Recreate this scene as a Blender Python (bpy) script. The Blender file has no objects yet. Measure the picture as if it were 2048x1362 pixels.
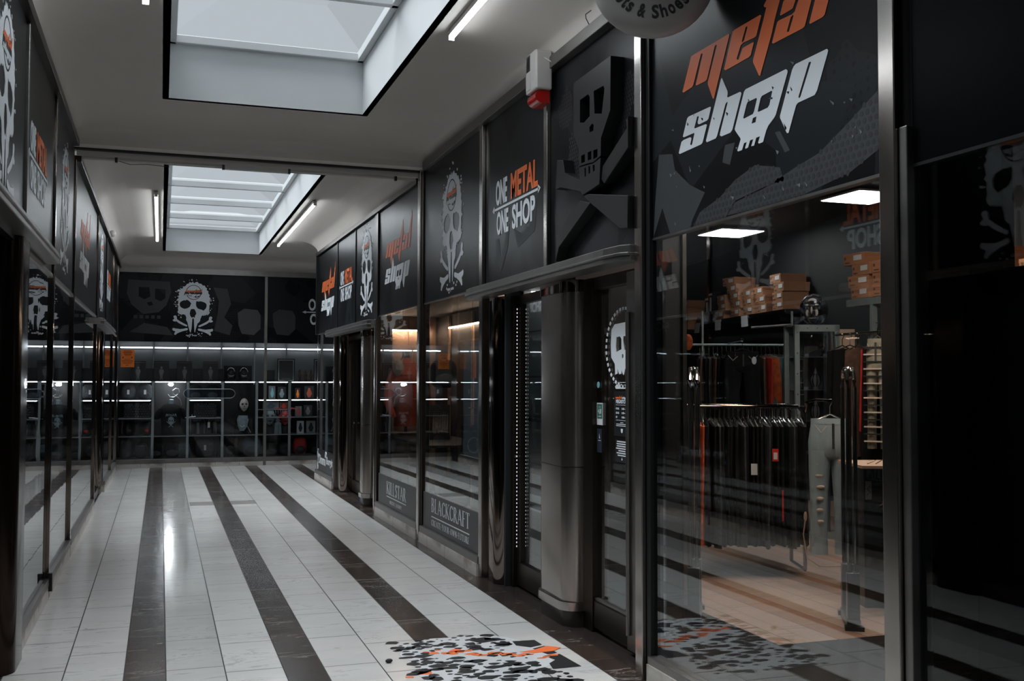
import bpy, bmesh, math, random
from mathutils import Vector, Matrix
from mathutils.geometry import tessellate_polygon
random.seed(7)
PI = math.pi
S = bpy.context.scene
COL = S.collection

# ---------------------------------------------------------------- camera, world, exposure
cam_d = bpy.data.cameras.new('camera'); cam = bpy.data.objects.new('camera', cam_d); COL.objects.link(cam)
cam_d.sensor_width = 36.0; cam_d.lens = 2060.6 * 36.0 / 2048.0
cam_d.clip_start = 0.05; cam_d.clip_end = 200
_y, _p, _r = 0.32828, 0.0383, 0.00219
_f = Vector((math.sin(_y)*math.cos(_p), math.cos(_y)*math.cos(_p), math.sin(_p)))
_rt = Vector((math.cos(_y), -math.sin(_y), 0)); _up = _rt.cross(_f)
_r2 = _rt*math.cos(_r) + _up*math.sin(_r); _u2 = -_rt*math.sin(_r) + _up*math.cos(_r)
_m = Matrix((_r2, _u2, -_f)).transposed().to_4x4(); _m.translation = (0, 0, 1.6)
cam.matrix_world = _m
S.camera = cam
S.view_settings.view_transform = 'Standard'; S.view_settings.look = 'None'
S.view_settings.gamma = 1.0; S.view_settings.exposure = 0.0
S.view_settings.use_curve_mapping = False
W = bpy.data.worlds.new('overcast_sky'); S.world = W; W.use_nodes = True
W.node_tree.nodes['Background'].inputs[0].default_value = (0.62, 0.70, 0.78, 1)
W.node_tree.nodes['Background'].inputs[1].default_value = 0.25
SUN_E = 16.0
PANE_E, TUBE_E, STRIP_E, LED_E = 0.44, 28.0, 10.0, 15.0    # skylight panes, corridor tubes, shelf strips, shop panels

# ---------------------------------------------------------------- materials
def newmat(name):
    m = bpy.data.materials.new(name); m.use_nodes = True
    nt = m.node_tree; nt.nodes.clear(); out = nt.nodes.new('ShaderNodeOutputMaterial')
    return m, nt, out
def N(nt, t, **kw):
    n = nt.nodes.new(t)
    for k, v in kw.items(): setattr(n, k, v)
    return n
def val(nt, x):
    return x
def math_n(nt, op, a, b=None, c=None):
    n = nt.nodes.new('ShaderNodeMath'); n.operation = op
    for i, q in enumerate((a, b, c)):
        if q is None: continue
        if isinstance(q, (int, float)): n.inputs[i].default_value = q
        else: nt.links.new(q, n.inputs[i])
    return n.outputs[0]
def mixc(nt, f, a, b):
    n = nt.nodes.new('ShaderNodeMix'); n.data_type = 'RGBA'
    if isinstance(f, (int, float)): n.inputs[0].default_value = f
    else: nt.links.new(f, n.inputs[0])
    for i, q in ((6, a), (7, b)):
        if isinstance(q, tuple): n.inputs[i].default_value = q if len(q) == 4 else q + (1,)
        else: nt.links.new(q, n.inputs[i])
    return n.outputs[2]
def pmat(name, color, rough=0.5, metal=0.0, spec=0.5, noise=0.12, nscale=8.0, bump=0.0, bscale=40.0, stretch=(1, 1, 1), rnoise=0.0, coat=0.0, emis=None, sheen=0.0):
    m, nt, out = newmat(name)
    b = N(nt, 'ShaderNodeBsdfPrincipled'); nt.links.new(b.outputs[0], out.inputs[0])
    tc = N(nt, 'ShaderNodeTexCoord'); mp = N(nt, 'ShaderNodeMapping'); mp.inputs['Scale'].default_value = stretch
    nt.links.new(tc.outputs['Object'], mp.inputs[0])
    nz = N(nt, 'ShaderNodeTexNoise'); nz.inputs['Scale'].default_value = nscale; nz.inputs['Detail'].default_value = 4
    nt.links.new(mp.outputs[0], nz.inputs['Vector'])
    c0 = tuple(max(0, c*(1-noise)) for c in color); c1 = tuple(min(1, c*(1+noise)) for c in color)
    nt.links.new(mixc(nt, nz.outputs[0], c0, c1), b.inputs['Base Color'])
    b.inputs['Roughness'].default_value = rough; b.inputs['Metallic'].default_value = metal
    b.inputs['Specular IOR Level'].default_value = spec
    if coat: b.inputs['Coat Weight'].default_value = coat; b.inputs['Coat Roughness'].default_value = 0.08
    if sheen: b.inputs['Sheen Weight'].default_value = sheen
    if rnoise:
        nt.links.new(math_n(nt, 'MULTIPLY_ADD', nz.outputs[0], rnoise, rough - rnoise/2), b.inputs['Roughness'])
    if bump:
        n2 = N(nt, 'ShaderNodeTexNoise'); n2.inputs['Scale'].default_value = bscale; n2.inputs['Detail'].default_value = 3
        nt.links.new(mp.outputs[0], n2.inputs['Vector'])
        bp = N(nt, 'ShaderNodeBump'); bp.inputs['Strength'].default_value = bump; bp.inputs['Distance'].default_value = 0.02
        nt.links.new(n2.outputs[0], bp.inputs['Height']); nt.links.new(bp.outputs[0], b.inputs['Normal'])
    if emis:
        b.inputs['Emission Color'].default_value = emis[0] + (1,); b.inputs['Emission Strength'].default_value = emis[1]
    return m
def emat(name, color, strength):
    m, nt, out = newmat(name); e = N(nt, 'ShaderNodeEmission')
    e.inputs[0].default_value = color + (1,); e.inputs[1].default_value = strength
    nt.links.new(e.outputs[0], out.inputs[0]); return m
def glassmat(name, tint=(0.86, 0.9, 0.9), refl=1.0, base=0.07, wob=0.0):
    m, nt, out = newmat(name)
    tr = N(nt, 'ShaderNodeBsdfTransparent'); tr.inputs[0].default_value = tint + (1,)
    gl = N(nt, 'ShaderNodeBsdfGlossy'); gl.inputs['Roughness'].default_value = 0.0
    gl.inputs[0].default_value = (refl, refl, refl, 1)
    lw = N(nt, 'ShaderNodeLayerWeight'); lw.inputs[0].default_value = 0.5
    p = math_n(nt, 'POWER', lw.outputs['Facing'], 4.2)
    f = math_n(nt, 'MULTIPLY_ADD', p, 1-base, base)
    mx = N(nt, 'ShaderNodeMixShader'); nt.links.new(f, mx.inputs[0])
    nt.links.new(tr.outputs[0], mx.inputs[1]); nt.links.new(gl.outputs[0], mx.inputs[2])
    if wob:
        tc = N(nt, 'ShaderNodeTexCoord'); nz = N(nt, 'ShaderNodeTexNoise'); nz.inputs['Scale'].default_value = 2.2
        nt.links.new(tc.outputs['Object'], nz.inputs['Vector'])
        bp = N(nt, 'ShaderNodeBump'); bp.inputs['Strength'].default_value = wob; bp.inputs['Distance'].default_value = 0.01
        nt.links.new(nz.outputs[0], bp.inputs['Height']); nt.links.new(bp.outputs[0], gl.inputs['Normal'])
    nt.links.new(mx.outputs[0], out.inputs[0]); return m
def floormat(name, white, dark, warm=False):
    """polished marble slabs laid in long strips, every third strip dark"""
    m, nt, out = newmat(name)
    b = N(nt, 'ShaderNodeBsdfPrincipled'); nt.links.new(b.outputs[0], out.inputs[0])
    tc = N(nt, 'ShaderNodeTexCoord'); sp = N(nt, 'ShaderNodeSeparateXYZ'); nt.links.new(tc.outputs['Object'], sp.inputs[0])
    X, Y = sp.outputs[0], sp.outputs[1]
    per = 0.832
    u = math_n(nt, 'DIVIDE', math_n(nt, 'ADD', X, 0.165 + per*40), per)
    k = math_n(nt, 'FLOOR', u); fr = math_n(nt, 'SUBTRACT', u, k)          # 0..1 in one period
    stripe = math_n(nt, 'LESS_THAN', fr, 0.2575)
    border = math_n(nt, 'GREATER_THAN', X, 2.335)
    if not warm: stripe = math_n(nt, 'MAXIMUM', stripe, math_n(nt, 'MULTIPLY', border, math_n(nt, 'LESS_THAN', Y, 16.9)))
    # the mid joint of the white strips
    half = math_n(nt, 'GREATER_THAN', fr, 0.6287)
    colid = math_n(nt, 'ADD', math_n(nt, 'MULTIPLY', k, 3.0), math_n(nt, 'ADD', math_n(nt, 'MULTIPLY', half, 2.0), stripe))
    wn = N(nt, 'ShaderNodeTexWhiteNoise', noise_dimensions='1D'); nt.links.new(colid, wn.inputs['W'])
    ln = math_n(nt, 'MULTIPLY_ADD', wn.outputs[0], 0.14, 0.62)
    v = math_n(nt, 'DIVIDE', math_n(nt, 'MULTIPLY_ADD', wn.outputs[0], 7.3, math_n(nt, 'ADD', Y, 50)), ln)
    r = math_n(nt, 'FLOOR', v); fv = math_n(nt, 'SUBTRACT', v, r)
    tile = math_n(nt, 'MULTIPLY_ADD', r, 17.31, math_n(nt, 'MULTIPLY', colid, 5.77))
    w2 = N(nt, 'ShaderNodeTexWhiteNoise', noise_dimensions='1D'); nt.links.new(tile, w2.inputs['W'])
    def edge(f, pos, w): return math_n(nt, 'LESS_THAN', math_n(nt, 'ABSOLUTE', math_n(nt, 'SUBTRACT', f, pos)), w)
    j = edge(fv, 0.5, 0.0085)
    j = math_n(nt, 'MULTIPLY', j, 0.8)
    for pos in (0.0, 0.2575, 0.6287, 1.0): j = math_n(nt, 'MAXIMUM', j, edge(fr, pos, 0.0042))
    # veins
    mp = N(nt, 'ShaderNodeMapping'); mp.inputs['Scale'].default_value = (0.8, 3.2, 1)
    nt.links.new(tc.outputs['Object'], mp.inputs[0])
    n1 = N(nt, 'ShaderNodeTexNoise'); n1.inputs['Scale'].default_value = 2.6; n1.inputs['Detail'].default_value = 9; n1.inputs['Roughness'].default_value = 0.62
    n1.inputs['Distortion'].default_value = 0.8
    ofs = N(nt, 'ShaderNodeVectorMath', operation='ADD'); nt.links.new(mp.outputs[0], ofs.inputs[0])
    cmb = N(nt, 'ShaderNodeCombineXYZ'); nt.links.new(math_n(nt, 'MULTIPLY', w2.outputs[0], 40), cmb.inputs[2]); nt.links.new(cmb.outputs[0], ofs.inputs[1])
    nt.links.new(ofs.outputs[0], n1.inputs['Vector'])
    vein = math_n(nt, 'ABSOLUTE', math_n(nt, 'SUBTRACT', n1.outputs[0], 0.5))
    rmp = N(nt, 'ShaderNodeMapRange'); nt.links.new(vein, rmp.inputs[0]); rmp.inputs[1].default_value = 0; rmp.inputs[2].default_value = 0.02
    rmp.inputs[3].default_value = 1; rmp.inputs[4].default_value = 0
    n3 = N(nt, 'ShaderNodeTexNoise'); n3.inputs['Scale'].default_value = 1.3; n3.inputs['Detail'].default_value = 5
    nt.links.new(ofs.outputs[0], n3.inputs['Vector'])
    wv = mixc(nt, n3.outputs[0], tuple(c*0.82 for c in white), tuple(min(1, c*1.08) for c in white))
    wv = mixc(nt, math_n(nt, 'MULTIPLY', w2.outputs[0], 0.30), wv, tuple(c*0.72 for c in (white[0]*1.03, white[1], white[2]*.95)))
    n4 = N(nt, 'ShaderNodeTexNoise'); n4.inputs['Scale'].default_value = 5.0; n4.inputs['Detail'].default_value = 8; nt.links.new(ofs.outputs[0], n4.inputs['Vector'])
    spk = N(nt, 'ShaderNodeMapRange'); nt.links.new(n4.outputs[0], spk.inputs[0]); spk.inputs[1].default_value = 0.66; spk.inputs[2].default_value = 0.70
    vm = math_n(nt, 'MULTIPLY', rmp.outputs[0], math_n(nt, 'MULTIPLY', math_n(nt, 'GREATER_THAN', n3.outputs[0], 0.56), 0.35))
    wv = mixc(nt, math_n(nt, 'MAXIMUM', vm, math_n(nt, 'MULTIPLY', spk.outputs[0], 0.25)), wv, (0.12, 0.105, 0.095))
    dk = mixc(nt, n3.outputs[0], tuple(c*0.5 for c in dark), tuple(c*1.5 for c in dark))
    dk = mixc(nt, math_n(nt, 'MULTIPLY', w2.outputs[0], 0.7), dk, (dark[0]*1.55, dark[1]*1.1, dark[2]*0.85))
    dk = mixc(nt, math_n(nt, 'MULTIPLY', rmp.outputs[0], math_n(nt, 'MULTIPLY', math_n(nt, 'GREATER_THAN', n3.outputs[0], 0.54), 0.6)), dk, (0.34, 0.31, 0.29))
    c = mixc(nt, stripe, wv, dk)
    if not warm:
        # a brown cross slab let into the strips
        a1 = math_n(nt, 'MULTIPLY', math_n(nt, 'GREATER_THAN', X, 0.372), math_n(nt, 'LESS_THAN', X, 1.2))
        a2 = math_n(nt, 'MULTIPLY', math_n(nt, 'GREATER_THAN', Y, 13.70), math_n(nt, 'LESS_THAN', Y, 14.12))
        c = mixc(nt, math_n(nt, 'MULTIPLY', math_n(nt, 'MULTIPLY', a1, a2), 0.55), c, (dark[0]*2.4, dark[1]*2.1, dark[2]*1.9))
    c = mixc(nt, j, c, (0.02, 0.018, 0.016))
    nt.links.new(c, b.inputs['Base Color'])
    nr = N(nt, 'ShaderNodeTexNoise'); nr.inputs['Scale'].default_value = 3.0; nr.inputs['Detail'].default_value = 3; nt.links.new(tc.outputs['Object'], nr.inputs['Vector'])
    rr = math_n(nt, 'MULTIPLY_ADD', nr.outputs[0], 0.10, 0.15)
    if not warm:
        pol = math_n(nt, 'MULTIPLY', math_n(nt, 'GREATER_THAN', X, 0.052), math_n(nt, 'LESS_THAN', X, 0.36))
        rr = math_n(nt, 'SUBTRACT', rr, math_n(nt, 'MULTIPLY', pol, 0.08))
        nt.links.new(math_n(nt, 'MULTIPLY', pol, 0.6), b.inputs['Coat Weight']); b.inputs['Coat Roughness'].default_value = 0.15
    nt.links.new(math_n(nt, 'ADD', rr, math_n(nt, 'MULTIPLY', j, 0.4)), b.inputs['Roughness'])
    b.inputs['Specular IOR Level'].default_value = 0.55
    bp = N(nt, 'ShaderNodeBump'); bp.inputs['Strength'].default_value = 0.12; bp.inputs['Distance'].default_value = 0.01
    nb = N(nt, 'ShaderNodeTexNoise'); nb.inputs['Scale'].default_value = 6.0; nb.inputs['Detail'].default_value = 2; nt.links.new(tc.outputs['Object'], nb.inputs['Vector'])
    nt.links.new(math_n(nt, 'SUBTRACT', nb.outputs[0], math_n(nt, 'MULTIPLY', j, 0.5)), bp.inputs['Height']); nt.links.new(bp.outputs[0], b.inputs['Normal'])
    return m
def panelmat(name, seed, a=(0.0042, 0.0050, 0.0062), g=(0.015, 0.0175, 0.021), amount=1.0):
    """black printed vinyl with faint charcoal camouflage and a halftone dot pattern"""
    m, nt, out = newmat(name)
    b = N(nt, 'ShaderNodeBsdfPrincipled'); nt.links.new(b.outputs[0], out.inputs[0])
    tc = N(nt, 'ShaderNodeTexCoord'); mp = N(nt, 'ShaderNodeMapping'); mp.inputs['Location'].default_value = (seed*3.1, seed*1.7, seed*2.3)
    nt.links.new(tc.outputs['Object'], mp.inputs[0])
    v = N(nt, 'ShaderNodeTexVoronoi'); v.inputs['Scale'].default_value = 1.7; v.inputs['Randomness'].default_value = 1
    nt.links.new(mp.outputs[0], v.inputs['Vector'])
    vs = N(nt, 'ShaderNodeSeparateColor'); nt.links.new(v.outputs['Color'], vs.inputs[0])
    patch = math_n(nt, 'GREATER_THAN', vs.outputs[0], 0.66)
    nz = N(nt, 'ShaderNodeTexNoise'); nz.inputs['Scale'].default_value = 2.1; nt.links.new(mp.outputs[0], nz.inputs['Vector'])
    zone = math_n(nt, 'GREATER_THAN', nz.outputs[0], 0.56)
    v2 = N(nt, 'ShaderNodeTexVoronoi'); v2.inputs['Scale'].default_value = 24; v2.inputs['Randomness'].default_value = 0.12
    nt.links.new(mp.outputs[0], v2.inputs['Vector'])
    dots = math_n(nt, 'GREATER_THAN', v2.outputs['Distance'], 0.36)
    f = math_n(nt, 'MAXIMUM', math_n(nt, 'MULTIPLY', patch, 0.8), math_n(nt, 'MULTIPLY', math_n(nt, 'MULTIPLY', zone, dots), 0.6))
    nt.links.new(mixc(nt, math_n(nt, 'MULTIPLY', f, amount), a, g), b.inputs['Base Color'])
    b.inputs['Roughness'].default_value = 0.30; b.inputs['Specular IOR Level'].default_value = 0.13
    return m

M = {}
M['plaster'] = pmat('ceiling_paint', (0.56, 0.52, 0.48), 0.7, noise=0.05, nscale=1.5, bump=0.03, bscale=6)
M['shaft'] = pmat('skylight_white_paint', (0.62, 0.64, 0.65), 0.5, noise=0.05, nscale=3)
def panemat():
    # opal acrylic: glows with the daylight it scatters and lets part of it straight through
    m, nt, out = newmat('skylight_opal_pane'); e = N(nt, 'ShaderNodeEmission'); e.inputs[0].default_value = (.80, .88, .94, 1); 
    ge = N(nt, 'ShaderNodeNewGeometry'); sx = N(nt, 'ShaderNodeSeparateXYZ'); nt.links.new(ge.outputs['True Normal'], sx.inputs[0])   # the sky is brighter towards one side
    az = math_n(nt, 'ABSOLUTE', sx.outputs[2]); sg_ = math_n(nt, 'SIGN', sx.outputs[2])
    q = math_n(nt, 'MULTIPLY_ADD', math_n(nt, 'MULTIPLY', sx.outputs[0], sg_), -0.28, math_n(nt, 'MULTIPLY_ADD', math_n(nt, 'MULTIPLY', sx.outputs[1], sg_), 0.22, 1.0))
    nt.links.new(math_n(nt, 'MULTIPLY', q, PANE_E), e.inputs[1])
    t = N(nt, 'ShaderNodeBsdfTransparent'); t.inputs[0].default_value = (.6, .6, .6, 1)
    a = N(nt, 'ShaderNodeAddShader'); nt.links.new(e.outputs[0], a.inputs[0]); nt.links.new(t.outputs[0], a.inputs[1]); nt.links.new(a.outputs[0], out.inputs[0]); return m
M['pane'] = panemat()
M['tube'] = emat('tube_light', (0.88, 0.95, 1.0), TUBE_E)
M['strip'] = emat('shelf_light_strip', (0.90, 0.96, 1.0), STRIP_E)
M['warmstrip'] = emat('warm_light_strip', (1.0, 0.68, 0.48), 80.0)
M['bulb'] = emat('spot_bulb', (0.96, 0.98, 1.0), 170.0)
M['dimled'] = emat('bead_lights', (0.9, 0.95, 1.0), 0.9)
M['casewhite'] = emat('case_strip', (0.9, 0.96, 1.0), 5.0)
M['led'] = emat('led_panel_face', (1.0, 0.98, 0.97), LED_E)
M['floor'] = floormat('marble_floor', (0.66, 0.655, 0.64), (0.036, 0.031, 0.029))
M['shopfloor'] = floormat('shop_marble_floor', (0.56, 0.40, 0.32), (0.36, 0.23, 0.17), warm=True)
M['darkmarble'] = pmat('dark_marble', (0.028, 0.022, 0.020), 0.25, noise=0.5, nscale=5, stretch=(1, 3, 1))
def kickmat():
    # white marble plinth with rust-brown staining creeping down from the rail
    m, nt, out = newmat('stained_white_marble'); b = N(nt, 'ShaderNodeBsdfPrincipled'); nt.links.new(b.outputs[0], out.inputs[0])
    tc = N(nt, 'ShaderNodeTexCoord'); sp = N(nt, 'ShaderNodeSeparateXYZ'); nt.links.new(tc.outputs['Object'], sp.inputs[0])
    nz = N(nt, 'ShaderNodeTexNoise'); nz.inputs['Scale'].default_value = 5; nz.inputs['Detail'].default_value = 6; nt.links.new(tc.outputs['Object'], nz.inputs['Vector'])
    f = math_n(nt, 'MULTIPLY_ADD', sp.outputs[2], 9.0, math_n(nt, 'MULTIPLY_ADD', nz.outputs[0], 3.2, -2.15))
    mr = N(nt, 'ShaderNodeMapRange'); nt.links.new(f, mr.inputs[0]); mr.inputs[1].default_value = 0; mr.inputs[2].default_value = .7
    c = mixc(nt, math_n(nt, 'MULTIPLY', mr.outputs[0], .75), (.56, .53, .49), (.20, .10, .065))
    fy = math_n(nt, 'FRACT', math_n(nt, 'DIVIDE', sp.outputs[1], .62)); c = mixc(nt, math_n(nt, 'LESS_THAN', fy, .010), c, (.03, .025, .02))
    nt.links.new(c, b.inputs['Base Color']); b.inputs['Roughness'].default_value = .35; return m
M['kick'] = kickmat()
M['steel'] = pmat('brushed_steel', (0.43, 0.40, 0.375), 0.20, 1.0, noise=0.25, nscale=6, stretch=(1, 1, .25), bump=0.05, bscale=5, rnoise=0.14)
M['darkcolumn'] = pmat('dark_column', (0.028, 0.018, 0.014), 0.16, 0.85, noise=.3, nscale=2, stretch=(1, 1, .3))
M['dullsteel'] = pmat('dull_steel', (0.25, 0.24, 0.23), 0.38, 1.0, noise=0.25, nscale=7, rnoise=0.2)
M['pillarsteel'] = pmat('pillar_steel', (0.42, 0.375, 0.345), 0.24, 0.97, noise=0.28, nscale=3, stretch=(1, 1, .3), bump=0.10, bscale=2.5, rnoise=0.16)
M['gatechrome'] = pmat('gate_chrome', (0.55, 0.55, 0.55), 0.15, 1.0)
M['chrome'] = pmat('dark_chrome', (0.22, 0.18, 0.16), 0.08, 1.0, noise=0.2, nscale=3, stretch=(1, 1, .3), bump=0.06, bscale=3)
M['bronze'] = pmat('dark_bronze', (0.055, 0.042, 0.035), 0.28, 0.9, noise=0.3, nscale=6)
M['blackmetal'] = pmat('black_frame', (0.012, 0.012, 0.013), 0.35, 0.3)
M['black'] = pmat('black_matt', (0.010, 0.010, 0.011), 0.6)
M['blackshine'] = pmat('black_gloss', (0.012, 0.012, 0.014), 0.22, noise=.3)
M['blackfabric'] = pmat('black_fabric', (0.0065, 0.0065, 0.0075), 0.9, spec=.2, noise=0.5, nscale=14, bump=0.4, bscale=25)
M['deepblack'] = pmat('deep_black_panel', (0.0016, 0.0018, 0.002), 0.3, spec=.04)  # deep enough to hold the shade on the near fascia panel
M['fillwarm'] = emat('warm_fill_face', (1.0, 0.80, 0.66), 46.0)  # glow of the added fill panels over the shop floor
M['reliefblack'] = pmat('relief_black_paint', (0.0045, 0.005, 0.0056), 0.45, noise=.2)
M['charcoal'] = pmat('charcoal_fabric', (0.035, 0.037, 0.042), 0.8, noise=0.5, nscale=12, bump=0.4, bscale=20)
M['greyfabric'] = pmat('grey_fabric', (0.13, 0.135, 0.14), 0.8, noise=0.4, nscale=14, bump=0.3, bscale=22)
M['white'] = pmat('white_print', (0.72, 0.76, 0.80), 0.45, noise=0.03, spec=.3)
M['stickerwhite'] = pmat('floor_sticker_white', (0.56, 0.58, 0.60), 0.35, noise=.12, nscale=6)
M['greyprint'] = pmat('charcoal_print', (0.022, 0.025, 0.029), 0.5, noise=0.1)
M['darkprint'] = pmat('black_print', (0.008, 0.009, 0.011), 0.5, noise=0.1)
M['orange'] = pmat('orange_print', (0.80, 0.17, 0.05), 0.45, spec=.3, noise=0.06)
M['filmgrey'] = pmat('grey_window_film', (0.045, 0.045, 0.046), 0.4, noise=0.05)
M['filmblack'] = pmat('black_window_film', (0.014, 0.016, 0.018), 0.3)
M['greywall'] = pmat('grey_display_wall', (0.22, 0.225, 0.23), 0.7, noise=0.15, nscale=2)
M['darkwall'] = pmat('dark_shop_wall', (0.014, 0.016, 0.019), 0.6, noise=0.25, nscale=3)
M['beigewall'] = pmat('beige_board', (0.50, 0.33, 0.24), 0.7)
M['shelf'] = pmat('shelf_metal', (0.42, 0.44, 0.45), 0.35, 0.7)
M['galv'] = pmat('galvanised_steel', (0.30, 0.35, 0.36), 0.45, 0.6, noise=0.25, nscale=18)
M['card'] = pmat('brown_cardboard', (0.34, 0.155, 0.078), 0.8, noise=0.2, nscale=6)
M['paper'] = pmat('white_paper', (0.60, 0.60, 0.62), 0.7)
M['plastic'] = pmat('off_white_plastic', (0.50, 0.48, 0.46), 0.45, noise=.06)
M['redlens'] = pmat('red_lens', (0.42, 0.010, 0.006), 0.15, coat=.5)
M['redfabric'] = pmat('red_fabric', (0.42, 0.02, 0.015), 0.8, noise=.35, nscale=14)
M['jacket'] = pmat('orange_red_jacket', (0.42, 0.075, 0.03), 0.55, noise=.4, nscale=5, bump=.3, bscale=8)
M['pinkcamo'] = pmat('pink_camouflage', (0.45, 0.17, 0.16), 0.8, noise=.9, nscale=16)
M['orangecamo'] = pmat('orange_camouflage', (0.55, 0.10, 0.02), 0.8, noise=.95, nscale=18)
M['tealprint'] = pmat('teal_printed_cloth', (0.10, 0.24, 0.27), 0.8, noise=.7, nscale=20)
M['blueprint'] = pmat('blue_patterned_cloth', (0.05, 0.08, 0.11), 0.8, noise=.95, nscale=60)
M['brownprint'] = pmat('brown_patterned_cloth', (0.09, 0.045, 0.03), 0.8, noise=.9, nscale=24)
M['denim'] = pmat('pale_denim', (0.32, 0.40, 0.45), 0.85, noise=.35, nscale=5, stretch=(2, 2, .7), bump=.3, bscale=14)
M['denimlight'] = pmat('worn_denim', (0.62, 0.50, 0.42), 0.85, noise=.2, nscale=20)
M['khaki'] = pmat('khaki_denim', (0.28, 0.25, 0.19), 0.85, noise=.3, nscale=14)
M['redlabel'] = pmat('red_label', (0.55, 0.02, 0.015), 0.6)
M['posterorange'] = pmat('orange_poster', (0.85, 0.20, 0.015), 0.6, noise=.06)
M['postertext'] = pmat('dark_red_ink', (0.12, 0.010, 0.004), 0.6)
M['green'] = pmat('green_label', (0.03, 0.14, 0.10), 0.5)
M['navy'] = pmat('navy_label', (0.015, 0.02, 0.035), 0.5)
M['cyan'] = pmat('pale_blue_label', (0.20, 0.42, 0.48), 0.5)
M['skin'] = pmat('bone_mask', (0.42, 0.36, 0.33), 0.6, noise=.3, nscale=12)
M['bluegrey'] = pmat('blue_grey_mask', (0.22, 0.27, 0.29), 0.6, noise=.5, nscale=9)
M['redmask'] = pmat('red_mask', (0.42, 0.05, 0.05), 0.45, noise=.5, nscale=9)
M['signface'] = pmat('round_sign_face', (0.34, 0.325, 0.31), 0.5, noise=.12, nscale=2)
M['glassR'] = glassmat('shop_glass', base=0.09, wob=0.04)
M['glassL'] = glassmat('left_shop_glass', tint=(0.5, 0.54, 0.56), base=0.10, wob=0.06)
M['glassE'] = glassmat('dark_shop_glass', tint=(0.8, 0.82, 0.82), base=0.022, wob=0.04)
M['glassB'] = glassmat('back_shop_glass', tint=(0.92, 0.94, 0.95), base=0.02)
M['glassC'] = glassmat('clear_acrylic', tint=(0.8, 0.85, 0.9), base=0.25)
M['rust'] = pmat('rust_stain', (0.16, 0.05, 0.03), 0.6, noise=.5)
PAN = [panelmat('printed_panel_%s' % n, i*1.37+.4) for i, n in enumerate(('a', 'b', 'c', 'd'))]

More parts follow.
